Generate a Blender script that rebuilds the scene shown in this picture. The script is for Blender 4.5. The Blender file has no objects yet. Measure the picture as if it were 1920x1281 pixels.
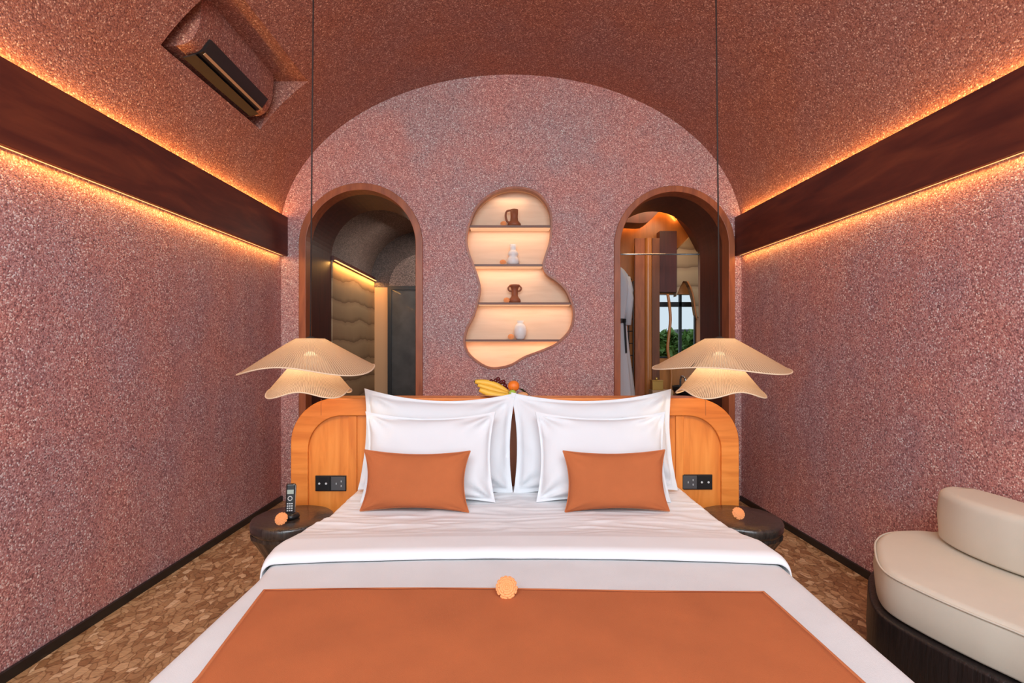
import bpy, bmesh, math, random
from mathutils import Vector, Matrix, noise
from mathutils.geometry import tessellate_polygon
random.seed(7)
PI = math.pi
SC = bpy.context.scene
C = SC.collection

# ---------------------------------------------------------------- camera, world, light
F = 960.0; VX = 948.0; VY = 650.0; CZ = 1.355       # focal length in px, principal point, eye height
S = 4.5/F                                           # metres per pixel on the back wall
cam = bpy.data.cameras.new('camera'); cam.sensor_width = 36.0; cam.lens = 18.0
cam.shift_x = (960-VX)/1920; cam.shift_y = (VY-640.5)/1920; cam.clip_start = 0.02
camo = bpy.data.objects.new('camera', cam); C.objects.link(camo)
camo.location = (0, 0, CZ); camo.rotation_euler = (PI/2, 0, 0); SC.camera = camo
SC.view_settings.view_transform = 'Standard'; SC.view_settings.look = 'None'
SC.view_settings.gamma = 1.0; SC.view_settings.use_curve_mapping = False
SC.view_settings.exposure = -0.16
SC.cycles.max_bounces = 8; SC.cycles.diffuse_bounces = 5

w = bpy.data.worlds.new('sky'); SC.world = w; w.use_nodes = True
bg = w.node_tree.nodes['Background']; bg.inputs[0].default_value = (0.76, 0.90, 1.0, 1); bg.inputs[1].default_value = 1.2

def area(name, loc, target, sx, sy, power, col, spread=PI):
    l = bpy.data.lights.new(name, 'AREA'); l.shape = 'RECTANGLE'; l.size = sx; l.size_y = sy
    l.energy = power; l.color = col; l.spread = spread
    o = bpy.data.objects.new(name, l); C.objects.link(o); o.location = loc
    o.rotation_euler = (Vector(target)-Vector(loc)).to_track_quat('-Z', 'Y').to_euler()
    return o
# daylight through the open garden front behind the camera, plus an added high fill
area('daylight', (-0.35, -2.2, 1.9), (0.3, 4.5, 1.3), 4.4, 2.6, 70, (0.84, 0.93, 1.0))
area('high_fill', (0.05, -1.1, 3.1), (0.1, 2.3, 0.3), 3.2, 1.2, 150, (0.84, 0.93, 1.0))  # unseen fill added high up to brighten bed and floor
def point(name, loc, power, col, r=0.03):
    l = bpy.data.lights.new(name, 'POINT'); l.energy = power; l.color = col; l.shadow_soft_size = r
    o = bpy.data.objects.new(name, l); C.objects.link(o); o.location = loc; return o
WARM = (1.0, 0.47, 0.11)

def P(px, py, Y): return Vector(((px-VX)*Y/F, Y, CZ+(VY-py)*Y/F))

# ---------------------------------------------------------------- materials
def new_mat(name):
    m = bpy.data.materials.new(name); m.use_nodes = True
    nt = m.node_tree; b = nt.nodes['Principled BSDF']; return m, nt, b
def N(nt, t, **kw):
    n = nt.nodes.new(t)
    for k, v in kw.items(): setattr(n, k, v)
    return n
def ramp(nt, stops, interp='LINEAR'):
    r = N(nt, 'ShaderNodeValToRGB'); r.color_ramp.interpolation = interp
    e = r.color_ramp.elements
    while len(e) < len(stops): e.new(0.5)
    for i, (p, c) in enumerate(stops): e[i].position = p; e[i].color = (*c, 1)
    return r
def coords(nt, scale=(1,1,1), rot=(0,0,0), kind='Object'):
    tc = N(nt, 'ShaderNodeTexCoord'); mp = N(nt, 'ShaderNodeMapping')
    mp.inputs['Scale'].default_value = scale; mp.inputs['Rotation'].default_value = rot
    nt.links.new(tc.outputs[kind], mp.inputs[0]); return mp.outputs[0]
def plain(name, col, rough=0.6, metal=0.0, bump=0.0, bscale=60, var=0.0, sheen=0.0, coat=0.0, emis=None, es=0):
    m, nt, b = new_mat(name)
    b.inputs['Base Color'].default_value = (*col, 1); b.inputs['Roughness'].default_value = rough
    b.inputs['Metallic'].default_value = metal; b.inputs['Coat Weight'].default_value = coat
    b.inputs['Sheen Weight'].default_value = sheen
    co = coords(nt)
    nz = N(nt, 'ShaderNodeTexNoise'); nz.inputs['Scale'].default_value = bscale; nz.inputs['Detail'].default_value = 4
    nt.links.new(co, nz.inputs[0])
    if var:
        n2 = N(nt, 'ShaderNodeTexNoise'); n2.inputs['Scale'].default_value = 5; n2.inputs['Detail'].default_value = 5
        nt.links.new(co, n2.inputs[0])
        lo = tuple(max(0, c*(1-var)) for c in col); hi = tuple(min(1, c*(1+var)) for c in col)
        r = ramp(nt, [(0.3, lo), (0.7, hi)]); nt.links.new(n2.outputs[0], r.inputs[0]); nt.links.new(r.outputs[0], b.inputs['Base Color'])
    if bump:
        bp = N(nt, 'ShaderNodeBump'); bp.inputs['Strength'].default_value = bump; bp.inputs['Distance'].default_value = 0.004
        nt.links.new(nz.outputs[0], bp.inputs['Height']); nt.links.new(bp.outputs[0], b.inputs['Normal'])
    if emis: b.inputs['Emission Color'].default_value = (*emis, 1); b.inputs['Emission Strength'].default_value = es
    return m

def pebble(name, stops, tint_a, tint_b, size=120, amt=0.6):
    """washed-pebble plaster: every grain its own tone, slow drift of tone across the wall"""
    m, nt, b = new_mat(name); L = nt.links.new
    co = coords(nt)
    v = N(nt, 'ShaderNodeTexVoronoi'); v.inputs['Scale'].default_value = size; L(co, v.inputs[0])
    sp = N(nt, 'ShaderNodeSeparateColor'); L(v.outputs['Color'], sp.inputs[0])
    r = ramp(nt, stops); L(sp.outputs[0], r.inputs[0])
    nz = N(nt, 'ShaderNodeTexNoise'); nz.inputs['Scale'].default_value = 1.9; nz.inputs['Detail'].default_value = 6; nz.inputs['Roughness'].default_value = 0.6
    L(co, nz.inputs[0])
    r2 = ramp(nt, [(0.38, tint_a), (0.62, tint_b)]); L(nz.outputs[0], r2.inputs[0])
    mx = N(nt, 'ShaderNodeMix', data_type='RGBA', blend_type='MULTIPLY'); mx.inputs[0].default_value = 1
    L(r.outputs[0], mx.inputs[6]); L(r2.outputs[0], mx.inputs[7])
    # fine darker grout
    r3 = ramp(nt, [(0.0, (1,1,1)), (0.9, (0.5,0.42,0.42))]); L(v.outputs['Distance'], r3.inputs[0])
    mx2 = N(nt, 'ShaderNodeMix', data_type='RGBA', blend_type='MULTIPLY'); mx2.inputs[0].default_value = amt
    L(mx.outputs[2], mx2.inputs[6]); L(r3.outputs[0], mx2.inputs[7])
    L(mx2.outputs[2], b.inputs['Base Color']); b.inputs['Roughness'].default_value = 0.62
    bp = N(nt, 'ShaderNodeBump', invert=True); bp.inputs['Strength'].default_value = 0.5; bp.inputs['Distance'].default_value = 0.004
    L(v.outputs['Distance'], bp.inputs['Height']); L(bp.outputs[0], b.inputs['Normal'])
    return m
PST = [(0.0, (0.26,0.125,0.125)), (0.25, (0.50,0.235,0.225)), (0.6, (0.66,0.34,0.315)), (0.85, (0.76,0.45,0.41)), (0.95, (0.94,0.76,0.70)), (1.0, (1,0.9,0.85))]
M = {}
M['wall'] = pebble('pebble_plaster_mauve', PST, (0.88,0.95,1.04), (1.04,0.92,0.87), 150)
M['backwall'] = pebble('pebble_plaster_back', PST, (0.88,1.05,1.10), (1.07,0.95,0.90), 165)
M['vault'] = pebble('pebble_plaster_vault', [(0.0, (0.22,0.085,0.075)), (0.3, (0.38,0.16,0.13)), (0.7, (0.48,0.22,0.175)), (0.9, (0.6,0.32,0.26)), (1.0, (0.95,0.68,0.56))], (0.92,0.96,1.0), (1.0,0.9,0.78), 150)
M['greyplaster'] = pebble('pebble_plaster_grey', [(0.0,(0.1,0.085,0.08)),(0.5,(0.22,0.17,0.155)),(1.0,(0.4,0.32,0.3))], (1,1,1), (0.85,0.8,0.8), 130)

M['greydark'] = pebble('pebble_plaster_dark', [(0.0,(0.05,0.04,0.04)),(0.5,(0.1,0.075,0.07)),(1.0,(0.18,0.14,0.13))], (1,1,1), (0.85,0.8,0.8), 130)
def wood(name, c1, c2, c3=None, scale=(1,1,1), rough=0.4, grain=9, bump=0.15, knots=False, coat=0.15):
    m, nt, b = new_mat(name); L = nt.links.new
    co = coords(nt, scale)
    nz = N(nt, 'ShaderNodeTexNoise'); nz.inputs['Scale'].default_value = grain; nz.inputs['Detail'].default_value = 6; nz.inputs['Distortion'].default_value = 0.6
    L(co, nz.inputs[0])
    st = [(0.3, c1), (0.68, c2)] if c3 is None else [(0.28, c1), (0.5, c2), (0.72, c3)]
    r = ramp(nt, st); L(nz.outputs[0], r.inputs[0]); L(r.outputs[0], b.inputs['Base Color'])
    b.inputs['Roughness'].default_value = rough; b.inputs['Coat Weight'].default_value = coat; b.inputs['Coat Roughness'].default_value = 0.25
    bp = N(nt, 'ShaderNodeBump'); bp.inputs['Strength'].default_value = bump; bp.inputs['Distance'].default_value = 0.003
    L(nz.outputs[0], bp.inputs['Height']); L(bp.outputs[0], b.inputs['Normal'])
    return m
M['beam'] = wood('dark_red_wood', (0.065,0.011,0.008), (0.12,0.023,0.012), (0.20,0.045,0.018), (3,0.5,3), 0.55, 4, coat=0)
M['trim'] = wood('orange_trim_wood', (0.27,0.07,0.025), (0.42,0.125,0.042), None, (4,4,0.6), 0.45, 6)
M['head'] = wood('honey_orange_wood', (0.62,0.17,0.022), (0.78,0.25,0.04), (0.86,0.31,0.06), (5,5,0.55), 0.42, 4, 0.08)
M['headh'] = wood('honey_orange_wood_rail', (0.62,0.17,0.022), (0.76,0.24,0.037), (0.84,0.29,0.055), (0.6,5,6), 0.42, 4, 0.08)
M['darkwood'] = wood('dark_brown_panel', (0.05,0.009,0.007), (0.095,0.017,0.011), None, (4,4,0.5), 0.5, 5)
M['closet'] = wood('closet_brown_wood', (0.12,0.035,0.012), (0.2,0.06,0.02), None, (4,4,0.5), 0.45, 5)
M['closetlit'] = wood('closet_lit_wood', (0.42,0.15,0.04), (0.55,0.2,0.05), None, (4,4,0.5), 0.3, 5)  # closet wood in a lit tone, strong light put into the colour
M['black'] = wood('black_carved_wood', (0.012,0.01,0.01), (0.05,0.038,0.032), None, (9,9,1.2), 0.25, 7, 0.9, coat=0.4)
M['sofabase'] = wood('black_brushed_wood', (0.008,0.006,0.006), (0.022,0.014,0.013), None, (12,12,1.0), 0.42, 8, 1.0, coat=0.1)
M['nichewood'] = wood('pale_niche_wood', (0.74,0.50,0.32), (0.84,0.60,0.41), None, (0.5,3,5), 0.5, 4, 0.05, coat=0)
M['shelf'] = wood('brown_shelf_wood', (0.13,0.045,0.02), (0.2,0.07,0.035), None, (0.6,3,3), 0.5, 5)
M['baseb'] = plain('black_skirting', (0.011,0.01,0.01), 0.4)
M['sheet'] = plain('white_cotton', (0.775,0.785,0.80), 0.85, bump=0.05, bscale=300)
M['cover'] = plain('pale_grey_linen', (0.68,0.69,0.70), 0.9, bump=0.25, bscale=500, var=0.03)
M['pillow'] = plain('white_pillow_cotton', (0.72,0.735,0.76), 0.85, bump=0.05, bscale=200)
M['orange'] = plain('burnt_orange_linen', (0.46,0.125,0.037), 0.9, bump=0.4, bscale=600, var=0.08)
M['orangehem'] = plain('burnt_orange_hem', (0.54,0.165,0.055), 0.85, bump=0.4, bscale=500)
M['cream'] = plain('cream_bonded_fabric', (0.62,0.57,0.475), 0.75, bump=0.12, bscale=400, var=0.03)
M['petal'] = plain('orange_marigold', (0.93,0.36,0.13), 0.7, bump=0.3, bscale=200, var=0.12)
M['blackplastic'] = plain('black_plastic', (0.012,0.012,0.013), 0.28)
M['greyplastic'] = plain('dark_grey_plastic', (0.07,0.07,0.075), 0.35)
M['silver'] = plain('silver_metal', (0.6,0.6,0.6), 0.25, 0.9)
M['lightkey'] = plain('pale_key', (0.55,0.57,0.58), 0.5)
M['screen'] = plain('grey_green_screen', (0.36,0.42,0.36), 0.3)
M['white_ceramic'] = plain('white_ceramic', (0.85,0.84,0.82), 0.35)
M['terracotta'] = plain('brown_terracotta', (0.28,0.085,0.035), 0.6, bump=0.2, var=0.15)
M['cord'] = plain('dark_cord', (0.03,0.018,0.015), 0.7)
M['banana'] = plain('ripe_banana', (0.85,0.5,0.06), 0.5, var=0.15)
M['bananatip'] = plain('banana_tip', (0.1,0.07,0.02), 0.7)
M['orangefruit'] = plain('orange_peel', (0.85,0.2,0.02), 0.45, bump=0.3, bscale=250)
M['limefruit'] = plain('green_lime', (0.4,0.55,0.08), 0.4)
M['grape'] = plain('dark_red_grape', (0.09,0.006,0.012), 0.25)
M['leafdark'] = plain('dark_green_leaf', (0.03,0.07,0.02), 0.5)
M['mango'] = plain('pale_mango', (0.7,0.36,0.16), 0.5)
M['robe'] = plain('white_robe_cotton', (0.62,0.62,0.66), 0.9, bump=0.1)
M['gold'] = plain('brushed_gold', (0.55,0.36,0.1), 0.35, 0.7)
M['doorgrey'] = plain('dark_slate_door', (0.035,0.036,0.038), 0.45, var=0.6, coat=0.2)
M['blackframe'] = plain('black_frame', (0.01,0.01,0.011), 0.35)
M['led'] = plain('warm_led', (1,0.6,0.3), 0.5, emis=(1.0,0.56,0.2), es=1.6)
M['ledhot'] = plain('warm_led_cove', (1,0.6,0.3), 0.5, emis=(1.0,0.48,0.12), es=40)
M['bulb'] = plain('warm_bulb_glass', (1,0.9,0.7), 0.5, emis=(1.0,0.75,0.42), es=9)
M['leaf'] = plain('garden_leaf', (0.13,0.26,0.06), 0.6, var=0.4)
M['concrete'] = plain('far_building_concrete', (0.35,0.36,0.37), 0.8)
M['soil'] = plain('garden_ground', (0.12,0.09,0.05), 0.9)
M['louver'] = plain('dark_louver_plastic', (0.03,0.018,0.014), 0.7)
M['glowpeach'] = plain('peach_underside_glow', (0.8,0.55,0.36), 0.6, emis=(1.0,0.62,0.36), es=0.55)  # pale wood tone with a glow put in, for shelf undersides
M['tray'] = plain('pale_tray_wood', (0.5,0.32,0.18), 0.5)

def m_strata():
    m, nt, b = new_mat('rammed_earth_ochre'); L = nt.links.new
    co = coords(nt, (1,1,1))
    nz = N(nt, 'ShaderNodeTexNoise'); nz.inputs['Scale'].default_value = 1.6; nz.inputs['Detail'].default_value = 3; L(co, nz.inputs[0])
    ml = N(nt, 'ShaderNodeMath', operation='MULTIPLY'); ml.inputs[1].default_value = 0.22; L(nz.outputs[0], ml.inputs[0])
    sx = N(nt, 'ShaderNodeSeparateXYZ'); L(co, sx.inputs[0])
    ad = N(nt, 'ShaderNodeMath', operation='ADD'); L(sx.outputs[2], ad.inputs[0]); L(ml.outputs[0], ad.inputs[1])
    m2 = N(nt, 'ShaderNodeMath', operation='MULTIPLY'); m2.inputs[1].default_value = 4.6; L(ad.outputs[0], m2.inputs[0])
    fr = N(nt, 'ShaderNodeMath', operation='FRACT'); L(m2.outputs[0], fr.inputs[0])
    r = ramp(nt, [(0.0, (0.22,0.13,0.07)), (0.2, (0.38,0.25,0.14)), (0.8, (0.48,0.33,0.19)), (1.0, (0.40,0.26,0.15))])
    L(fr.outputs[0], r.inputs[0]); L(r.outputs[0], b.inputs['Base Color']); b.inputs['Roughness'].default_value = 0.8
    bp = N(nt, 'ShaderNodeBump'); bp.inputs['Strength'].default_value = 0.8; bp.inputs['Distance'].default_value = 0.02
    L(fr.outputs[0], bp.inputs['Height']); L(bp.outputs[0], b.inputs['Normal']); return m
M['strata'] = m_strata()

def m_floor():
    m, nt, b = new_mat('wood_chip_mosaic_floor'); L = nt.links.new
    co = coords(nt, (1.0, 0.62, 1), (0,0,0.5))
    nz = N(nt, 'ShaderNodeTexNoise'); nz.inputs['Scale'].default_value = 14; nz.inputs['Detail'].default_value = 2; L(co, nz.inputs[0])
    vm = N(nt, 'ShaderNodeVectorMath', operation='MULTIPLY_ADD'); L(nz.outputs['Color'], vm.inputs[0]); vm.inputs[1].default_value = (0.08,0.08,0); L(co, vm.inputs[2])
    v = N(nt, 'ShaderNodeTexVoronoi'); v.inputs['Scale'].default_value = 30; L(vm.outputs[0], v.inputs[0])
    v2 = N(nt, 'ShaderNodeTexVoronoi', feature='DISTANCE_TO_EDGE'); v2.inputs['Scale'].default_value = 30; L(vm.outputs[0], v2.inputs[0])
    sp = N(nt, 'ShaderNodeSeparateColor'); L(v.outputs['Color'], sp.inputs[0])
    r = ramp(nt, [(0.0, (0.30,0.155,0.07)), (0.3, (0.42,0.25,0.125)), (0.65, (0.50,0.32,0.17)), (0.9, (0.62,0.42,0.24)), (1.0, (0.75,0.56,0.36))])
    L(sp.outputs[0], r.inputs[0])
    r2 = ramp(nt, [(0.0, (0.42,0.32,0.26)), (0.09, (1,1,1))]); L(v2.outputs[0], r2.inputs[0])
    mx = N(nt, 'ShaderNodeMix', data_type='RGBA', blend_type='MULTIPLY'); mx.inputs[0].default_value = 0.85
    L(r.outputs[0], mx.inputs[6]); L(r2.outputs[0], mx.inputs[7])
    fn = N(nt, 'ShaderNodeTexNoise'); fn.inputs['Scale'].default_value = 90; fn.inputs['Detail'].default_value = 3
    c2 = coords(nt, (0.4,1.6,1)); L(c2, fn.inputs[0])
    r3 = ramp(nt, [(0.3, (0.7,0.66,0.62)), (0.65, (1.08,1.05,1.0))]); L(fn.outputs[0], r3.inputs[0])
    mx2 = N(nt, 'ShaderNodeMix', data_type='RGBA', blend_type='MULTIPLY'); mx2.inputs[0].default_value = 0.8
    L(mx.outputs[2], mx2.inputs[6]); L(r3.outputs[0], mx2.inputs[7])
    L(mx2.outputs[2], b.inputs['Base Color']); b.inputs['Roughness'].default_value = 0.36
    bp = N(nt, 'ShaderNodeBump'); bp.inputs['Strength'].default_value = 0.4; bp.inputs['Distance'].default_value = 0.003
    L(v2.outputs[0], bp.inputs['Height']); L(bp.outputs[0], b.inputs['Normal'])
    return m
M['floor'] = m_floor()

def m_raffia(name, gaps):
    m = bpy.data.materials.new(name); m.use_nodes = True; nt = m.node_tree; L = nt.links.new
    nt.nodes.remove(nt.nodes['Principled BSDF']); out = nt.nodes['Material Output']
    uv = N(nt, 'ShaderNodeTexCoord'); sx = N(nt, 'ShaderNodeSeparateXYZ'); L(uv.outputs['UV'], sx.inputs[0])
    nz = N(nt, 'ShaderNodeTexNoise'); nz.inputs['Scale'].default_value = 9; nz.inputs['Detail'].default_value = 3; L(uv.outputs['UV'], nz.inputs[0])
    a = N(nt, 'ShaderNodeMath', operation='MULTIPLY_ADD'); a.inputs[1].default_value = 150.0; L(sx.outputs[0], a.inputs[0])
    a2 = N(nt, 'ShaderNodeMath', operation='MULTIPLY'); a2.inputs[1].default_value = 1.4; L(nz.outputs[0], a2.inputs[0]); L(a2.outputs[0], a.inputs[2])
    fr = N(nt, 'ShaderNodeMath', operation='PINGPONG'); fr.inputs[1].default_value = 0.5; L(a.outputs[0], fr.inputs[0])
    r = ramp(nt, [(0.0, (0.48,0.31,0.17)), (0.35, (0.76,0.58,0.39)), (0.5, (0.86,0.71,0.52))]); L(fr.outputs[0], r.inputs[0])
    d = N(nt, 'ShaderNodeBsdfDiffuse'); t = N(nt, 'ShaderNodeBsdfTranslucent'); L(r.outputs[0], d.inputs[0]); L(r.outputs[0], t.inputs[0])
    mx = N(nt, 'ShaderNodeMixShader'); mx.inputs[0].default_value = 0.5; L(d.outputs[0], mx.inputs[1]); L(t.outputs[0], mx.inputs[2])
    tr = N(nt, 'ShaderNodeBsdfTransparent')
    lt = ramp(nt, [(0.0, (gaps,)*3), (0.16, (0,0,0))]); L(fr.outputs[0], lt.inputs[0])
    mx2 = N(nt, 'ShaderNodeMixShader'); L(lt.outputs[0], mx2.inputs[0]); L(mx.outputs[0], mx2.inputs[1]); L(tr.outputs[0], mx2.inputs[2])
    L(mx2.outputs[0], out.inputs[0])
    return m
M['raffia'] = m_raffia('raffia_strings', 0.3); M['raffia2'] = m_raffia('raffia_strings_lower', 0.7)
M['rim'] = plain('raffia_rim', (0.8,0.62,0.43), 0.8, bump=0.5, bscale=300)

# ---------------------------------------------------------------- geometry helpers
def link(name, verts, faces, mat, parent=None, smooth=False, uvs=None, bevel=0, sub=0, solid=0):
    me = bpy.data.meshes.new(name); me.from_pydata([tuple(v) for v in verts], [], faces)
    me.validate()
    bm = bmesh.new(); bm.from_mesh(me); bmesh.ops.remove_doubles(bm, verts=bm.verts, dist=1e-6)
    if not uvs: bmesh.ops.recalc_face_normals(bm, faces=bm.faces)
    bm.to_mesh(me); bm.free()
    if uvs and len(me.vertices) == len(uvs):
        ul = me.uv_layers.new(name='uv')
        for p in me.polygons:
            us = [uvs[me.loops[li].vertex_index][0] for li in p.loop_indices]
            wrap = max(us)-min(us) > 0.5
            for li in p.loop_indices:
                u, v = uvs[me.loops[li].vertex_index]
                if wrap and u < 0.5: u += 1
                ul.data[li].uv = (u, v)
    me.materials.append(mat)
    if smooth: me.shade_smooth()
    o = bpy.data.objects.new(name, me); C.objects.link(o)
    if parent: o.parent = parent
    if bevel:
        b = o.modifiers.new('bevel', 'BEVEL'); b.width = bevel; b.segments = 3; b.limit_method = 'ANGLE'; b.angle_limit = 0.6
    if solid:
        s = o.modifiers.new('solid', 'SOLIDIFY'); s.thickness = solid; s.offset = 0
    if sub:
        s = o.modifiers.new('sub', 'SUBSURF'); s.levels = sub; s.render_levels = sub
    return o
class MB:
    def __init__(s): s.v = []; s.f = []
    def add(s, v, f):
        n = len(s.v); s.v += [Vector(a) for a in v]; s.f += [tuple(i+n for i in q) for q in f]; return s
    def box(s, x0, x1, y0, y1, z0, z1):
        v = [(x0,y0,z0),(x1,y0,z0),(x1,y1,z0),(x0,y1,z0),(x0,y0,z1),(x1,y0,z1),(x1,y1,z1),(x0,y1,z1)]
        return s.add(v, [(0,3,2,1),(4,5,6,7),(0,1,5,4),(1,2,6,5),(2,3,7,6),(3,0,4,7)])
    def tube(s, pts, rad, n=10, caps=True):
        pts = [Vector(p) for p in pts]; rings = []
        rr = rad if isinstance(rad, (list, tuple)) else [rad]*len(pts)
        up = None
        for i, p in enumerate(pts):
            d = (pts[min(i+1, len(pts)-1)]-pts[max(i-1, 0)]).normalized()
            if up is None: up = Vector((0,0,1)) if abs(d.z) < 0.9 else Vector((0,1,0))
            a = d.cross(up).normalized(); b = a.cross(d).normalized(); up = b
            rings.append([p+a*math.cos(2*PI*k/n)*rr[i]+b*math.sin(2*PI*k/n)*rr[i] for k in range(n)])
        v = [q for r in rings for q in r]
        f = [(i*n+k, i*n+(k+1) % n, (i+1)*n+(k+1) % n, (i+1)*n+k) for i in range(len(pts)-1) for k in range(n)]
        if caps: f += [tuple(range(n))[::-1], tuple((len(pts)-1)*n+k for k in range(n))]
        return s.add(v, f)
    def lathe(s, prof, c=(0,0,0), n=32, fn=None):
        v = []; f = []
        for i, (r, z) in enumerate(prof):
            for k in range(n):
                a = 2*PI*k/n; q = r*(fn(a, z) if fn else 1)
                v.append((c[0]+q*math.cos(a), c[1]+q*math.sin(a), c[2]+z))
        m = len(prof)
        f = [(i*n+k, i*n+(k+1) % n, (i+1)*n+(k+1) % n, (i+1)*n+k) for i in range(m-1) for k in range(n)]
        f += [tuple(range(n))[::-1], tuple((m-1)*n+k for k in range(n))]
        return s.add(v, f)
    def ball(s, c, r, n=16, sc=(1,1,1)):
        pr = [(max(1e-4, math.sin(PI*i/n))*r, -math.cos(PI*i/n)*r*sc[2]) for i in range(n+1)]
        k = len(s.v); s.lathe(pr, (0,0,0), n*2)
        for i in range(k, len(s.v)):
            q = s.v[i]; s.v[i] = Vector((q.x*sc[0]+c[0], q.y*sc[1]+c[1], q.z+c[2]))
        return s
    def xf(s, mat):
        s.v = [mat @ q for q in s.v]; return s
    def prism(s, poly, axis, a, b):
        """extrude a closed 2-D outline along an axis; caps tessellated"""
        def m(p, t):
            return {'y': (p[0], t, p[1]), 'x': (t, p[0], p[1]), 'z': (p[0], p[1], t)}[axis]
        n = len(poly); v = [m(p, a) for p in poly]+[m(p, b) for p in poly]
        f = [(i, (i+1) % n, n+(i+1) % n, n+i) for i in range(n)]
        tris = tessellate_polygon([[Vector((p[0], p[1], 0)) for p in poly]])
        f += [tuple(t)[::-1] for t in tris]+[tuple(i+n for i in t) for t in tris]
        return s.add(v, f)
    def build(s, name, mat, parent=None, **kw): return link(name, s.v, s.f, mat, parent, **kw)

def struct(o): o['kind'] = 'structure'; return o
def tag(o, label, cat, group=None):
    o['label'] = label; o['category'] = cat
    if group: o['group'] = group
    return o
def thing(name, label, cat, loc=(0,0,0), group=None, rot=0):
    o = bpy.data.objects.new(name, None); C.objects.link(o); o.location = loc; o.rotation_euler = (0,0,rot)
    o.empty_display_size = 0.1
    return tag(o, label, cat, group)
def children(o): return [c for c in C.objects if c.parent == o]
def dup(o, parent=None):
    kids = children(o); c = o.copy(); C.objects.link(c); c.parent = parent
    for k in kids: dup(k, c)
    return c
def catmull(pts, k=6, closed=True):
    out = []; n = len(pts)
    for i in range(n if closed else n-1):
        g = lambda j: Vector(pts[j % n]) if closed else Vector(pts[max(0, min(n-1, j))])
        p0, p1, p2, p3 = g(i-1), g(i), g(i+1), g(i+2)
        for j in range(k):
            t = j/k
            out.append(0.5*((2*p1)+(p2-p0)*t+(2*p0-5*p1+4*p2-p3)*t*t+(3*p1-p0-3*p2+p3)*t**3))
    if not closed: out.append(Vector(pts[-1]))
    return out

# ---------------------------------------------------------------- room shell
Y0, Y1 = -1.6, 4.5
XL = lambda y: -1.973-0.023*(4.5-y)
XR = lambda y: 2.072+0.031*(4.5-y)
struct(MB().add([(-2.6,Y0-3,0),(3.6,Y0-3,0),(3.6,7.2,0),(-2.6,7.2,0)], [(0,1,2,3)]).build('floor', M['floor']))
T = 0.12
def side_wall(name, X, sgn):
    v = [(X(Y0),Y0,0),(X(Y1),Y1,0),(X(Y1),Y1,2.62),(X(Y0),Y0,2.62)]
    v += [(p[0]+sgn*T, p[1], p[2]) for p in v]
    return struct(MB().add(v, [(0,1,2,3),(7,6,5,4),(0,4,5,1),(1,5,6,2),(2,6,7,3),(3,7,4,0)]).build(name, M['wall']))
side_wall('wall_left', XL, -1); side_wall('wall_right', XR, 1)
for nm, X, sg in (('baseboard_left', XL, 1), ('baseboard_right', XR, -1)):
    v = [(X(Y0),Y0,0),(X(4.499),4.499,0),(X(4.499),4.499,0.045),(X(Y0),Y0,0.045)]
    v += [(p[0]+sg*0.016, p[1], p[2]) for p in v]
    struct(MB().add(v, [(0,1,2,3),(7,6,5,4),(0,4,5,1),(1,5,6,2),(2,6,7,3),(3,7,4,0)]).build(nm, M['baseb']))

# back wall with two arched doorways and the wavy niche
ARC_L = (P(677.5, 460, 4.5).x, P(0, 460, 4.5).z, 115.5*S, 102.5*S)
ARC_R = (P(1263.5, 462, 4.5).x, P(0, 462, 4.5).z, 112.5*S, 101*S)
def arch_loop(cx, cz, r, z0=0.0, n=40):
    p = [(cx-r, z0)]+[(cx-r*math.cos(PI*i/n), cz+r*math.sin(PI*i/n)) for i in range(n+1)]+[(cx+r, z0)]
    return p
NP = [(879,422),(890,394),(907,374),(931,358.5),(957,352),(984,353),(1008,362),(1024.5,380),(1033,400),(1034.6,424),(1032,454),(1024.5,478),(1019.5,498),(1026,513),(1044.6,526),(1061.5,543),(1071.5,565),(1076.5,588),(1073,612),(1061.5,630),(1041,647),(1014.5,659),(984,670.5),(961,684),(937,690.6),(914,689.6),(890,675.5),(875,659),(870,638.6),(875,615),(887,592),(895,565),(899,541),(895,521),(887,498),(877,471),(873.5,447)]
NICHE = [(p.x, p.z) for p in (P(a.x, a.y, 4.5) for a in catmull([(x, y, 0) for x, y in NP], 4))]
zt = 3.9
outer = [(XL(4.5)-.1, 0), (ARC_L[0]-ARC_L[2], 0)]+arch_loop(*ARC_L[:3])[1:-1]+[(ARC_L[0]+ARC_L[2], 0), (ARC_R[0]-ARC_R[2], 0)]+arch_loop(*ARC_R[:3])[1:-1]+[(ARC_R[0]+ARC_R[2], 0), (XR(4.5)+.1, 0), (XR(4.5)+.1, zt), (XL(4.5)-.1, zt)]
loops = [[Vector((a, b, 0)) for a, b in outer], [Vector((a, b, 0)) for a, b in NICHE]]
tris = tessellate_polygon(loops); allp = [p for l in loops for p in l]
struct(MB().add([(p.x, 4.5, p.y) for p in allp], [tuple(t) for t in tris]).build('wall_back', M['backwall']))

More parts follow.
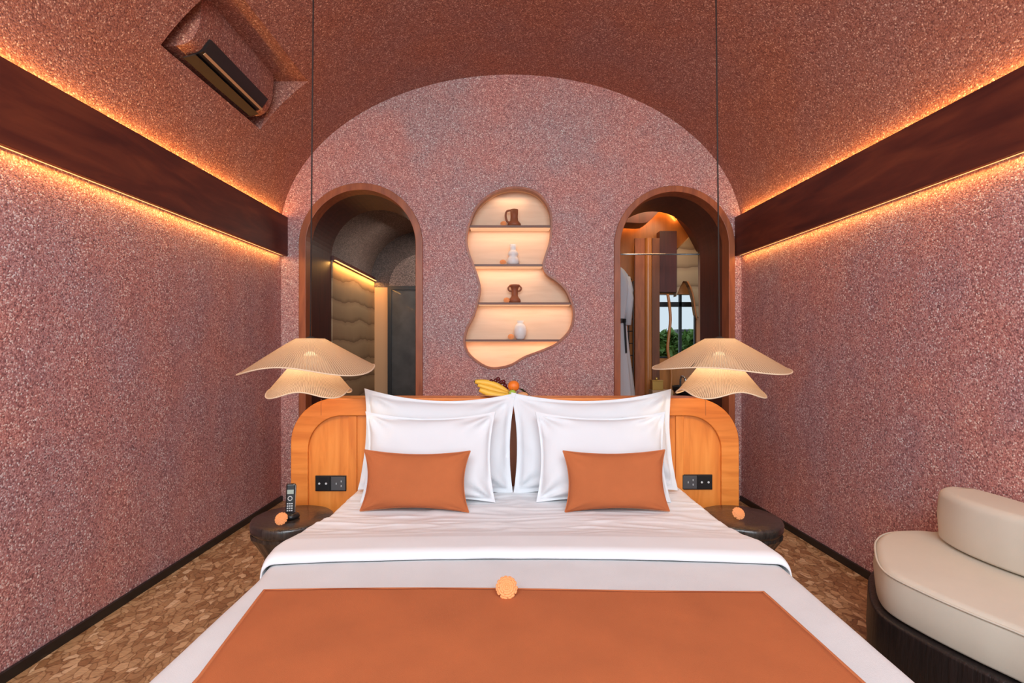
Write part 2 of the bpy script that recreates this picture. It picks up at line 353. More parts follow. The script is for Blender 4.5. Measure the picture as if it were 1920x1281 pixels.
def band(loop_a, ya, loop_b, yb, closed=False):
    n = len(loop_a); v = [(x, ya, z) for x, z in loop_a]+[(x, yb, z) for x, z in loop_b]
    f = [(i, (i+1) % n, n+(i+1) % n, n+i) for i in range(n if closed else n-1)]
    return v, f
def arch_frame(name, A):
    o, i = arch_loop(A[0], A[1], A[2]), arch_loop(A[0], A[1], A[3])
    m = MB(); yf, yb = 4.475, 4.62
    m.add(*band(o, yf, i, yf)); m.add(*band(o, yf, o, yb)); m.add(*band(i, yf, i, yb)); m.add(*band(o, yb, i, yb))
    return struct(m.build(name, M['trim'], bevel=0.004))
arch_frame('door_1', ARC_L); arch_frame('door_2', ARC_R)
for nm, A in (('wall_left_tunnel', ARC_L), ('wall_right_tunnel', ARC_R)):
    lp = arch_loop(A[0], A[1], A[3]+0.004); m = MB(); m.add(*band(lp, 4.6, lp, 5.15))
    # end face round the tunnel mouth, towards the bathroom
    big = [(A[0]+(x-A[0])*1.9, z if z < 0.01 else A[1]+(z-A[1])*1.9) for x, z in lp]
    m.add(*band(lp, 5.15, big, 5.15))
    struct(m.build(nm, M['darkwood']))

# barrel vault with the recess for the air conditioner
ZC = P(0, 440, 4.5).z; VB = 300*S
def vault(t, y):
    a = 2.03+0.027*(4.5-y); cx = 0.05+0.004*(4.5-y)
    return Vector((cx-a*math.cos(t), y, ZC+VB*math.sin(t)))
TA, TB = 0.4456, 0.750; RY0, RY1 = 2.70, 3.75
ts = sorted([PI*i/72-0.12*(i == 0)+0.12*(i == 72) for i in range(73) if abs(PI*i/72-TA) > .012 and abs(PI*i/72-TB) > .012]+[TA, TB])
ys = [Y0, -0.6, 0.4, 1.4, 2.1, RY0, 3.05, 3.4, RY1, 4.1, 4.502]
v = [vault(t, y) for y in ys for t in ts]; nt_ = len(ts); f = []
for j in range(len(ys)-1):
    for i in range(nt_-1):
        if ts[i] >= TA-1e-6 and ts[i+1] <= TB+1e-6 and ys[j] >= RY0 and ys[j+1] <= RY1: continue
        f.append((j*nt_+i, j*nt_+i+1, (j+1)*nt_+i+1, (j+1)*nt_+i))
struct(link('ceiling', v, f, M['vault'], smooth=True))
# recess pocket
tt = [TA+(TB-TA)*i/8 for i in range(9)]
m = MB(); lo0, lo1 = vault(TA, RY0), vault(TA, RY1); up0, up1 = vault(TB, RY0), vault(TB, RY1); xb = -2.12
m.add([lo0, lo1, (xb, RY1, lo1.z-.02), (xb, RY0, lo0.z-.02)], [(0,1,2,3)])
m.add([up0, up1, (xb, RY1, up1.z), (xb, RY0, up0.z)], [(0,1,2,3)])
m.add([(xb, RY0, lo0.z-.02), (xb, RY1, lo1.z-.02), (xb, RY1, up1.z), (xb, RY0, up0.z)], [(0,1,2,3)])
for y in (RY0, RY1):
    pts = [vault(t, y) for t in tt]+[Vector((xb, y, vault(TB, y).z)), Vector((xb, y, vault(TA, y).z-.02))]
    tr = tessellate_polygon([[Vector((p.x, p.z, 0)) for p in pts]]); m.add(pts, [tuple(q) for q in tr])
struct(m.build('wall_recess', M['vault']))

# timber cove beams with LED strips above and below
def beam(side):
    zb, ztp = P(0, 480.5, 4.5).z, P(0, 408, 4.5).z
    sg = 1 if side == 'left' else -1; X = XL if sg == 1 else XR
    v = []
    for dx in (0.032, 0.060):
        v += [(X(Y0)+sg*dx, Y0, zb), (X(4.498)+sg*dx, 4.498, zb), (X(4.498)+sg*dx, 4.498, ztp), (X(Y0)+sg*dx, Y0, ztp)]
    o = MB().add(v, [(0,1,2,3),(7,6,5,4),(0,4,5,1),(1,5,6,2),(2,6,7,3),(3,7,4,0)])
    # brackets back to the wall
    for y in (-1.2, 0.4, 2.0, 3.6):
        o.box(min(X(y), X(y)+sg*0.04), max(X(y), X(y)+sg*0.04), y, y+0.04, zb+0.12, zb+0.2)
    b = struct(o.build('trim_1' if sg == 1 else 'trim_2', M['beam'], bevel=0.002))
    ms = MB()
    for z0, z1 in ((zb+0.005, zb+0.010), (ztp-0.016, ztp-0.011)):
        a0, a1 = 0.010, 0.028
        ms.add([(X(Y0)+sg*a0,Y0,z0),(X(4.49)+sg*a0,4.49,z0),(X(4.49)+sg*a1,4.49,z0),(X(Y0)+sg*a1,Y0,z0),(X(Y0)+sg*a0,Y0,z1),(X(4.49)+sg*a0,4.49,z1),(X(4.49)+sg*a1,4.49,z1),(X(Y0)+sg*a1,Y0,z1)],
               [(0,3,2,1),(4,5,6,7),(0,1,5,4),(1,2,6,5),(2,3,7,6),(3,0,4,7)])
    l = ms.build('led_strip', M['led'], b)
    ym = (Y0+4.45)/2; ln = 4.45-Y0
    for z, dz, pw in ((zb-0.001, -1, LEDLO), (ztp+0.002, 1, LEDUP)):
        for seg in range(2):
            yy = Y0+ln*(seg+.5)/2
            lt = bpy.data.lights.new('cove_light', 'AREA'); lt.shape = 'RECTANGLE'; lt.size = 0.009; lt.size_y = ln/2
            lt.energy = pw*(1.0 if sg == 1 else 0.8); lt.color = WARM
            lo = bpy.data.objects.new('cove_light', lt); C.objects.link(lo)
            lo.location = (X(yy)+sg*0.0265, yy, z)
            slope = -math.atan2(X(1)-X(0), 1)
            lo.rotation_euler = (0 if dz < 0 else PI, 0, slope)
LEDLO, LEDUP = 6.5, 8.5
beam('left'); beam('right')

# niche pocket, rim and shelves
D = 0.15
m = MB(); m.add(*band(NICHE, 4.49, NICHE, 4.5+D, True)); struct(m.build('wall_niche', M['nichewood']))
tr = tessellate_polygon([[Vector((a, b, 0)) for a, b in NICHE]])
struct(MB().add([(a, 4.5+D, b) for a, b in NICHE], [tuple(q) for q in tr]).build('wall_niche_back', M['nichewood']))
cen = Vector((sum(a for a, b in NICHE)/len(NICHE), sum(b for a, b in NICHE)/len(NICHE)))
def offset(loop, d):
    n = len(loop); out = []
    for i in range(n):
        a, b = Vector(loop[i-1]), Vector(loop[(i+1) % n]); t = (b-a).normalized(); nn = Vector((-t.y, t.x))
        p = Vector(loop[i]); out.append(tuple(p+nn*d))
    return out
inn = offset(NICHE, 0.012)
area_sign = sum(NICHE[i-1][0]*NICHE[i][1]-NICHE[i][0]*NICHE[i-1][1] for i in range(len(NICHE)))
inn = offset(NICHE, 0.012 if area_sign > 0 else -0.012); outr = offset(NICHE, -0.006 if area_sign > 0 else 0.006)
m = MB(); m.add(*band(outr, 4.488, inn, 4.488, True)); m.add(*band(inn, 4.488, inn, 4.56, True)); m.add(*band(outr, 4.488, outr, 4.51, True))
struct(m.build('trim_3', M['trim']))
SHELF_Y = [424, 497, 569, 638.5]
def span(z):
    xs = []
    for i in range(len(NICHE)):
        (x0, z0), (x1, z1) = NICHE[i-1], NICHE[i]
        if (z0-z)*(z1-z) <= 0 and z0 != z1: xs.append(x0+(x1-x0)*(z-z0)/(z1-z0))
    return min(xs), max(xs)
shelfz = []
for k, py in enumerate(SHELF_Y):
    z = P(0, py, 4.5).z; x0, x1 = span(z); shelfz.append(z+0.009)
    o = MB().box(x0+0.001, x1-0.001, 4.505, 4.5+D-0.002, z-0.009, z+0.009).build('niche_shelf', M['shelf'], bevel=0.002)
    tag(o, ['topmost brown shelf in the wavy niche, under the handled brown jug', 'second brown niche shelf, holding the white gourd vase', 'third brown niche shelf, holding the brown double handled vase', 'lowest brown niche shelf, holding the white egg shaped vase'][k], 'shelf', 'shelves of the wavy niche')
    s = MB().box(x0+0.012, x1-0.012, 4.52, 4.5+D-0.004, z-0.012, z-0.0092).build('underside_glow', M['glowpeach'], o)  # glow added across the pale underside of the shelf
    area('niche_light', ((x0+x1)/2, 4.5+0.05, z-0.014), ((x0+x1)/2, 4.5+0.09, z-0.3), x1-x0-0.06, 0.03, 0.8, (1.0, 0.66, 0.42))
area('niche_light', (P(955,0,4.5).x, 4.5+0.08, P(0,360,4.5).z), (P(955,0,4.5).x, 4.5+0.12, 0), 0.3, 0.03, 0.4, (1.0, 0.66, 0.42))

# ---------------------------------------------------------------- behind the left doorway: corridor
xw = -1.74
struct(MB().box(xw-0.1, xw, 5.15, 6.8, 0, 2.22).build('wall_corridor_left', M['strata']))
struct(MB().box(xw-0.1, xw+0.01, 5.15, 6.8, 2.22, 2.27).build('trim_4', M['darkwood']))
lp = [( -1.08-0.70*math.cos(PI*i/30), 2.27+0.62*math.sin(PI*i/30)) for i in range(31)]
m = MB(); m.add(*band(lp, 5.15, lp, 6.82)); struct(m.build('ceiling_corridor', M['greyplaster'], smooth=True))
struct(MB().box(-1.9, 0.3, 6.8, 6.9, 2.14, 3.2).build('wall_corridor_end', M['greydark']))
struct(MB().box(-1.9, 0.3, 6.8, 6.9, 0, 2.14).build('wall_corridor_end_lower', M['tray']))
struct(MB().box(-0.38, -0.3, 5.15, 6.8, 0, 2.9).build('wall_corridor_right', M['greyplaster']))
c0 = P(795, 537, 6.79); rr = 0.46
ar = [(c0.x-rr*math.cos(PI*i/24), c0.z+rr*0.93*math.sin(PI*i/24)) for i in range(25)]
struct(MB().prism(ar, 'y', 6.77, 6.80).build('trim_5', M['greyplaster']))
d0, d1 = P(728, 537, 6.78), P(900, 0, 6.78)
dr = struct(MB().box(d0.x, d0.x+0.05, 6.74, 6.8, 0, d0.z).box(d0.x+0.05, d1.x, 6.74, 6.8, d0.z-0.05, d0.z).build('door_3', M['blackframe']))
MB().box(d0.x+0.05, d1.x, 6.76, 6.80, 0, d0.z-0.05).build('door_panel', M['doorgrey'], dr)
area('corridor_light', (xw+0.03, 5.98, 2.21), (xw+0.015, 5.98, 0), 0.02, 1.6, 9, WARM).rotation_euler = (0, 0, 0)
struct(MB().box(xw+0.012, xw+0.03, 5.16, 6.79, 2.222, 2.228).build('trim_6', M['led']))
area('corridor_fill', (-0.9, 6.0, 2.75), (-1.2, 6.2, 0), 0.5, 0.8, 13, (1.0, 0.85, 0.7))

# ---------------------------------------------------------------- behind the right doorway: closet and vanity
YB = 6.0
X0, X1 = 0.75, 3.2
wv = [(0.75,424+8),(1165,432),(1195,432),(1212,418),(1226,404),(1240,401),(1256,408),(1270,424),(1284,445),(1300,475)]
wz = [P(max(px, 1120), py, YB) for px, py in wv[1:]]
wave = [(X0, wz[0].z)]+[(p.x, p.z) for p in catmull([tuple(q) for q in wz], 4, False)]+[(X1, wz[-1].z-0.05)]
soff = wave+[(X1, 3.1), (X0, 3.1)]
struct(MB().prism(soff, 'y', 5.62, 5.90).build('ceiling_soffit', M['darkwood']))
wl = P(1233, 552, YB); wr = P(1306, 672, YB)
m = MB(); m.box(X0, wl.x, YB, YB+0.1, 0, 3.0); m.box(wr.x, X1, YB, YB+0.1, 0, 3.0); m.box(wl.x, wr.x, YB, YB+0.1, 0, wr.z); m.box(wl.x, wr.x, YB, YB+0.1, wl.z, 3.0)
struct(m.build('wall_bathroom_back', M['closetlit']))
struct(MB().box(X1, X1+0.1, 5.15, YB+.1, 0, 3.1).box(X0-.1, X0, 5.15, YB+.1, 0, 3.1).build('wall_bathroom_side', M['darkwood']))
struct(MB().box(X0, X1, 5.15, YB, 3.1, 3.2).build('ceiling_bathroom', M['darkwood']))
a = P(1236, 0, 5.9); b_ = P(1268, 0, 5.9)
struct(MB().box(a.x, b_.x, 5.88, 5.998, P(0,548,5.9).z, P(0,434,5.9).z).build('wall_bathroom_panel', M['darkwood']))
pe = [(1268,470),(1308,430),(1310,596),(1305,590),(1301,562),(1295,540),(1289,528),(1281,527),(1274,540),(1268,556)]
struct(MB().prism([(P(x,y,5.9).x, P(x,y,5.9).z) for x, y in pe], 'y', 5.9, 5.998).build('wall_bathroom_earth', M['strata']))
wn = struct(MB().box(wl.x, wr.x, 6.03, 6.06, P(0,575,YB).z, P(0,566,YB).z).box(wl.x, wl.x+.015, 6.03, 6.06, wr.z, wl.z).box(wr.x-.015, wr.x, 6.03, 6.06, wr.z, wl.z).box(wl.x, wr.x, 6.03,6.06, wr.z, wr.z+.02).box(P(1275,0,YB).x, P(1280,0,YB).x, 6.03,6.06, wr.z, wl.z).build('window_for_mirror', M['blackframe']))  # window and garden stand in for the vanity mirror's reflection
gm, gnt, gb = new_mat('window_glass'); gb.inputs['Transmission Weight'].default_value = 1; gb.inputs['Roughness'].default_value = 0; gb.inputs['IOR'].default_value = 1.02
MB().box(wl.x, wr.x, 6.04, 6.045, wr.z, wl.z).build('window_for_mirror_pane', gm, wn)
area('bathroom_fill', (1.6, 5.45, 2.9), (1.6, 5.9, 0), 0.8, 0.3, 8, (1.0, 0.66, 0.36))
# glowing wavy strip that follows the soffit edge
st = catmull([tuple(P(px, py-13, 5.96)) for px, py in wv[1:-2]], 4, False)
struct(MB().tube([(p.x, p.y, p.z) for p in st], 0.008, 6).build('trim_7', M['ledhot']))
# wavy bronze edge of the vanity mirror
cp = catmull([tuple(P(x, y, 5.86)) for x, y in [(1252,552),(1255,572),(1257,600),(1254,630),(1252,655),(1256,680),(1259,705),(1257,735),(1254,760)]], 5, False)
MB().tube(cp, 0.017, 10).build('mirror_edge', M['closetlit'], smooth=True)
tag(C.objects['mirror_edge'], 'thin wavy orange post-like edge of the vanity mirror', 'post')
cp = catmull([tuple(P(x, y, 5.88)) for x, y in [(1289,528),(1296,542),(1301,562),(1304,585),(1307,600)]], 5, False)
o = MB().tube(cp, [0.01]*(len(cp)-1)+[0.004], 8).build('wavy_strip', M['closetlit'], smooth=True)  # the edge's glow is put into its lit wood colour
tag(o, 'short curved glowing edge strip right of the bathroom window', 'trim strip')
# closet partition with a rounded post
a, b_ = P(1190, 0, 5.8), P(1236, 0, 5.8)
cl = thing('closet_panel', 'tall orange and brown wooden closet panel inside the right doorway', 'closet', ((a.x+b_.x)/2, 5.8, 0))
ox, oy = cl.location.x, cl.location.y
MB().box(a.x-ox, P(1208,0,5.8).x-ox, -0.02, 0.02, 0, 2.58).build('side_board', M['trim'], cl, bevel=0.003)
MB().box(P(1222,0,5.8).x-ox, b_.x-ox, -0.02, 0.02, 0, 2.58).build('back_board', M['closet'], cl, bevel=0.003)
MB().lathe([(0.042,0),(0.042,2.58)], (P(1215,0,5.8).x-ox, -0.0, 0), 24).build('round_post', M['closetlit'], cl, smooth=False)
# wire rack behind the robe
q0, q1 = P(1163, 0, 5.5), P(1182, 0, 5.5)
m = MB()
for k in range(9):
    z = 1.0+0.13*k; m.tube([(q0.x-.2, 5.5, z), (q1.x+.03, 5.5, z)], 0.006, 6); m.tube([(q0.x-.2, 5.7, z), (q1.x+.03, 5.7, z)], 0.006, 6)
for x in (q0.x-.2, q0.x, q1.x+.03):
    m.tube([(x, 5.5, 0), (x, 5.5, 2.06)], 0.008, 6); m.tube([(x, 5.7, 0), (x, 5.7, 2.06)], 0.008, 6)
tag(m.build('wire_rack', M['blackframe']), 'black wire rack standing behind the hanging white robe', 'rack')
# clothes rail, hanger and robe
zr = P(0, 477, 5.3).z; xe = P(1333, 0, 5.3).x
rail = thing('clothes_rail', 'slim metal clothes rail across the right arched doorway', 'rail', (0.752, 5.3, zr))
MB().tube([(0,0,0),(xe-0.752,0,0)], 0.008, 10).build('rod', M['silver'], rail, smooth=True)
MB().ball((xe-0.752,0,0), 0.016, 10).build('end_knob', M['silver'], rail, smooth=True)
MB().tube([(0,0,0),(0.012,0,0)], 0.025, 16).build('wall_flange', M['silver'], rail)
rb = thing('bathrobe', 'white bathrobe with dark belt hanging from the clothes rail', 'bathrobe', (1.172, 5.3, 0))
pr = [(500,.012,.012),(506,.05,.03),(515,.085,.05),(530,.125,.07),(545,.14,.075),(570,.115,.07),(598,.075,.055),(604,.072,.05),(612,.078,.055),(650,.10,.07),(700,.135,.085),(738,.158,.10),(770,.165,.105)]
def robe_fn(rx, ry, z):
    n = 40; out = []
    for k in range(n):
        a = 2*PI*k/n; fl = 1+0.07*math.sin(7*a+z*2)+0.04*math.sin(11*a)
        out.append((rx*fl*math.cos(a), ry*fl*math.sin(a), z))
    return out
m = MB(); rings = [robe_fn(rx, ry, P(0,py,5.3).z) for py, rx, ry in pr]; n = 40
m.add([p for r in rings for p in r], [(i*n+k, i*n+(k+1) % n, (i+1)*n+(k+1) % n, (i+1)*n+k) for i in range(len(rings)-1) for k in range(n)]+[tuple(range(n))])
m.build('robe_body', M['robe'], rb, smooth=True)
for sg in (-1, 1):
    MB().tube([(sg*0.085, 0, P(0,520,5.3).z), (sg*0.105, -0.02, P(0,560,5.3).z), (sg*0.085, -0.03, P(0,610,5.3).z)], [0.035, 0.042, 0.036], 14).build('sleeve', M['robe'], rb, smooth=True)
zz = P(0, 602, 5.3).z
MB().lathe([(0.075,zz-.022),(0.083,zz-.018),(0.083,zz+.018),(0.075,zz+.022)], (0,0,0), 30).build('belt', M['blackframe'], rb)
MB().tube([(0.045,-.055,zz),(0.05,-.075,zz-.15),(0.058,-.08,zz-.33)], 0.010, 8).build('belt_end', M['blackframe'], rb)
hk = thing('clothes_hanger', 'dark wooden hanger holding the white bathrobe', 'hanger', (1.172, 5.3, 0))
MB().tube([(-0.13,0,P(0,525,5.3).z),(-.05,0,P(0,508,5.3).z),(0,0,P(0,500,5.3).z),(.05,0,P(0,508,5.3).z),(0.13,0,P(0,525,5.3).z)], 0.009, 8).build('arm', M['blackframe'], hk)
MB().tube([(0,0,P(0,500,5.3).z),(0,0,zr-.03),(0.012,0,zr-.012),(0.013,0,zr+.006),(0,0,zr+.013),(-.013,0,zr+.004)], 0.003, 6).build('hook', M['silver'], hk)
# vanity counter with its things
zv = P(0, 744, 5.40).z
vn = thing('vanity', 'brown wooden vanity counter behind the right pillows in the bathroom', 'vanity', (2.0, 5.56, 0))
MB().box(-0.44, 0.75, -0.16, 0.16, zv-0.05, zv).build('counter_top', M['closet'], vn, bevel=0.004)
MB().box(-0.42, 0.73, -0.12, 0.16, 0.1, zv-0.05).build('cabinet_body', M['darkwood'], vn, bevel=0.003)
for k in range(2): MB().box(-0.38+0.56*k, 0.16+0.54*k, -0.135, -0.12, 0.13, zv-0.07).build('cabinet_door', M['closet'], vn, bevel=0.003)
zc = P(0, 731, 5.5).z
t = P(1218, 0, 5.55); t2 = P(1256, 0, 5.55)
o = MB().box(t.x, t2.x, 5.44, 5.58, zv+0.0005, zc).build('wooden_box', M['tray'], bevel=0.004); tag(o, 'low pale wooden box lying on the bathroom vanity counter', 'box')
cn = thing('canister', 'small square gold canister with knob lid on the pale box', 'canister', (P(1231,0,5.51).x, 5.51, zc+0.0005))
MB().box(-0.058,0.058,-0.05,0.05,0,0.092).build('canister_body', M['gold'], cn, bevel=0.004)
MB().box(-0.06,0.06,-0.052,0.052,0.092,0.104).ball((0,0,0.118), 0.016, 8).build('lid', M['gold'], cn, bevel=0.002)
bs = thing('wash_basin', 'dark round wash basin on the bathroom vanity counter', 'basin', (P(1288,0,5.56).x, 5.56, zv+0.0005))
MB().lathe([(0.09,0),(0.12,0.01),(0.15,0.06),(0.155,0.10),(0.145,0.10),(0.138,0.06),(0.10,0.02),(0.01,0.015)], (0,0,0), 36).build('bowl', M['blackframe'], bs, smooth=True)
o = MB().tube([(bs.location.x-.02, 5.71, zv), (bs.location.x-.02, 5.71, zv+.16), (bs.location.x-.015, 5.69, zv+.2), (bs.location.x, 5.64, zv+.19), (bs.location.x+.01, 5.60, zv+.14)], 0.011, 10).build('faucet', M['silver'], smooth=True)
tag(o, 'curved silver faucet arching over the dark wash basin', 'faucet')

# garden added outside the window as the mirror's reflected view
struct(MB().add([(-6,6.9,-.02),(12,6.9,-.02),(12,20,-.02),(-6,20,-.02)], [(0,1,2,3)]).build('ground_garden', M['soil']))
def bush(name, c, r, n, label):
    m = MB(); rg = random.Random(int(c[0]*100))
    for i in range(n):
        d = Vector((rg.gauss(0,1), rg.gauss(0,1), rg.gauss(0,1))).normalized()*r*rg.uniform(.5,1)
        p = Vector(c)+Vector((d.x, d.y*0.6, d.z*0.9)); a = Vector((rg.uniform(-1,1), rg.uniform(-1,1), rg.uniform(-.5,1))).normalized()
        b = a.cross(Vector((rg.uniform(-1,1),rg.uniform(-1,1),1))).normalized(); l = rg.uniform(.06,.12)
        m.add([p-a*l, p+b*l*.35, p+a*l, p-b*l*.35], [(0,1,2,3)])
    t = thing(name, label, 'shrub', (c[0], c[1], 0))
    for q in m.v: q -= Vector((c[0], c[1], 0))
    m.build('foliage', M['leaf'], t)
    MB().tube([(0,0,-.02),(0.03,0,c[2]*.5),(0,0,c[2])], [0.05,0.04,0.02], 8).build('trunk', M['closet'], t)
bush('garden_shrub', (2.62, 8.4, 1.32), 0.32, 900, 'green leafy garden shrub added for the mirror view in the window, nearer the left pane')
bush('garden_shrub', (3.45, 9.4, 1.30), 0.40, 1000, 'green leafy garden shrub added for the mirror view in the window, nearer the right pane')
bt = thing('far_building', 'pale grey building added beyond the garden for the mirror view, right pane', 'building', (5.0, 13.5, 0))
MB().box(-0.45,0.55,0,1,-.02,1.75).build('wall', M['concrete'], bt); MB().box(-0.5,0.6,-.05,1.05,1.75,1.81).build('roof', M['greyplastic'], bt)
for k in range(3): MB().box(-0.32+.28*k,-0.17+.28*k,-0.012,0.0,1.3,1.5).build('window', M['greyplastic'], bt)

# ---------------------------------------------------------------- air conditioner
ac = thing('air_conditioner', 'pink speckled wall air conditioner set in the vault recess at upper left', 'air conditioner', (-1.85, 3.2, 2.95))
pf = [(-1.66,3.30),(-1.656,3.25),(-1.66,3.19),(-1.668,3.12),(-1.69,3.06),(-1.722,3.02),(-1.77,3.0),(-1.84,2.99),(-2.08,2.99),(-2.08,3.32),(-1.69,3.32)]
prof = [(p.x, p.y) for p in catmull([(a, b, 0) for a, b in pf[:8]], 3, False)]+pf[8:]
m = MB().prism(prof, 'y', 2.79, 3.655)
for q in m.v: q -= Vector(ac.location)
m.build('casing', M['vault'], ac, bevel=0.012)
def rel(m_, o):
    for q in m_.v: q -= Vector(o.location)
    return m_
# slot with louvre along the lower front corner
sl = MB(); sp = [(-1.668,3.085),(-1.655,3.08),(-1.70,3.015),(-1.775,2.985),(-1.775,3.0),(-1.71,3.03)]
sl.prism(sp, 'y', 2.88, 3.57); rel(sl, ac).build('air_slot', M['blackplastic'], ac)
lv = MB(); lv.prism([(-1.693,3.012),(-1.690,3.009),(-1.702,2.998),(-1.705,3.001)], 'y', 2.885, 3.565); rel(lv, ac).build('louver', M['tray'], ac)
lv = MB(); lv.prism([(-1.735,2.99),(-1.73,2.984),(-1.80,2.968),(-1.80,2.976)], 'y', 2.86, 3.59); rel(lv, ac).build('louver', M['louver'], ac)

# ---------------------------------------------------------------- headboard
HY = 2.85; HT = 0.16
hx0, hx1 = P(545,0,HY).x, P(1386,0,HY).x; hz = P(0,747,HY).z
hb = thing('headboard', 'wide honey orange wooden headboard with rounded corners behind the bed', 'headboard', ((hx0+hx1)/2, HY+HT/2, 0))
def rr_outline(x0, x1, z0, z1, rx, rz, n=14, left=True, right=True):
    p = [(x0, z0)]
    if left: p += [(x0+rx-rx*math.cos(PI/2*i/n), z1-rz+rz*math.sin(PI/2*i/n)) for i in range(n+1)]
    else: p += [(x0, z1)]
    if right: p += [(x1-rx+rx*math.sin(PI/2*i/n), z1-rz+rz*math.cos(PI/2*i/n)) for i in range(n+1)]
    else: p += [(x1, z1)]
    return p+[(x1, z0)]
ol = rr_outline(hx0, hx1, 0.0, hz, 0.25, 0.25)
rel(MB().prism(ol, 'y', HY+0.018, HY+HT), hb).build('core_board', M['head'], hb, bevel=0.004)
# side frames (arched border raised above an inset panel) left and right, and a centre panel
gx = P(655,0,HY).x; gx2 = P(1278,0,HY).x
def side_frame(sgn):
    if sgn < 0: xo, xi, xe = hx0, P(577,0,HY).x, P(668,0,HY).x
    else: xo, xi, xe = hx1, P(1353,0,HY).x, P(1268,0,HY).x
    n = 14; d = -sgn
    out = [(xo, 0.0)]+[(xo+d*(0.25-0.25*math.cos(PI/2*i/n)), hz-0.25+0.25*math.sin(PI/2*i/n)) for i in range(n+1)]+[(xe+d*0.12, hz)]
    zi = P(0,780,HY).z; r2 = 0.19
    inn = [(xi, 0.0)]+[(xi+d*(r2-r2*math.cos(PI/2*i/n)), zi-r2+r2*math.sin(PI/2*i/n)) for i in range(n+1)]+[(xe+d*0.12, zi)]
    m = MB(); v = [(x, HY, z) for x, z in out]+[(x, HY, z) for x, z in inn]+[(x, HY+.02, z) for x, z in out]+[(x, HY+.02, z) for x, z in inn]
    k = len(out); f = []
    for i in range(k-1):
        f += [(i, i+1, k+i+1, k+i), (i, 2*k+i, 2*k+i+1, i+1), (k+i, k+i+1, 3*k+i+1, 3*k+i), (2*k+i, 3*k+i, 3*k+i+1, 2*k+i+1)]
    f += [(0, k, 3*k, 2*k), (k-1, 3*k-1, 4*k-1, 2*k-1)]
    m.add(v, f); rel(m, hb).build('arched_border', M['headh'], hb, bevel=0.005)
    xa, xb_ = sorted((xi+d*0.11, xi+d*0.001)); xc = xe
    # inset boards
    m = MB().box(min(xe, xe-d*0.045), max(xe, xe-d*0.045), HY+0.008, HY+0.02, 0, zi-0.001); rel(m, hb).build('inset_board', M['head'], hb, bevel=0.003)
    # thin seam line where the top rail meets the corner piece
    xs = P(602,0,HY).x if sgn < 0 else P(1323,0,HY).x
    m = MB().box(xs-0.0012, xs+0.0012, HY-0.0006, HY+0.004, zi+0.002, hz-0.004); rel(m, hb).build('joint_line', M['trim'], hb)
side_frame(-1); side_frame(1)
rel(MB().box(P(700,0,HY).x, P(1240,0,HY).x, HY, HY+.02, hz-0.09, hz), hb).build('top_rail', M['headh'], hb, bevel=0.004)
rel(MB().box(P(940,0,HY).x, P(990,0,HY).x, HY+.006, HY+.02, 0.3, hz-0.091), hb).build('centre_board', M['trim'], hb, bevel=0.003)
def socket(px0, px1, py0, py1, flip, label):
    a, b = P(px0, py1, HY), P(px1, py0, HY); yf = HY+0.018
    t = thing('socket_panel', label, 'socket panel', ((a.x+b.x)/2, yf, (a.z+b.z)/2), 'bedside socket panels')
    w2, h2 = (b.x-a.x)/2, (b.z-a.z)/2
    MB().box(-w2, w2, -0.010, 0, -h2, h2).build('back_plate', M['blackplastic'], t, bevel=0.002)
    for s in (-1, 1):
        m = MB().box(s*w2/2-w2*.46, s*w2/2+w2*.46, -0.014, -0.009, -h2*.88, h2*.88)
        face = m.build('socket_module' if s*flip > 0 else 'switch_module', M['blackplastic'] if s*flip < 0 else M['greyplastic'], t, bevel=0.0015)
        if s*flip < 0:
            for q in (-.22, .22): MB().lathe([(0.006,0),(0.006,0.002),(0.004,0.003)], (0,0,0), 14).xf(Matrix.Translation((s*w2/2+q*w2, -0.0135, 0)) @ Matrix.Rotation(PI/2, 4, 'X')).build('switch_button', M['lightkey'], face)
        else:
            for qx, qz in ((-.12, 0), (.2, .3), (.2, -.3)): MB().box(s*w2/2+qx*w2-.002, s*w2/2+qx*w2+.002, -0.0155, -0.013, qz*h2-.005, qz*h2+.005).build('socket_slot', M['lightkey'], face)
socket(590, 648, 893, 922, 1, 'black double socket and switch panel left of the pillows')
socket(1280, 1337, 891, 919, -1, 'black double socket and switch panel right of the pillows')

# ---------------------------------------------------------------- bed and bedding
BT = CZ-0.79
bed = thing('bed', 'king size bed with white mattress standing in the middle of the room', 'bed', (0.075, 1.85, 0))
rel(MB().box(-0.78, 0.93, 0.80, 2.84, 0.06, 0.26), bed).build('bed_base', M['darkwood'], bed, bevel=0.01)
rel(MB().box(-0.79, 0.94, 0.78, 2.845, 0.26, BT-0.06), bed).build('mattress', M['sheet'], bed, bevel=0.04)
for x in (-0.7, 0.85):
    for y in (0.9, 2.7): rel(MB().box(x-.04, x+.04, y-.04, y+.04, 0, 0.06), bed).build('leg', M['blackframe'], bed)
def edges(y):
    L_ = [(0.7,-.862),(1.2,-.868),(1.76,-.862),(1.95,-.885),(2.05,-.876),(2.21,-.868),(2.36,-.82),(2.83,-.813),(3,-.813)]
    R_ = [(0.7,.985),(1.2,.992),(1.85,1.018),(2.0,1.01),(2.11,.987),(2.3,.968),(2.54,.968),(3,.968)]
    def it(T_, y):
        for (a, b), (c, d) in zip(T_, T_[1:]):
            if a <= y <= c: return b+(d-b)*(y-a)/(c-a)
        return T_[0][1] if y < T_[0][0] else T_[-1][1]
    return it(L_, y), it(R_, y)
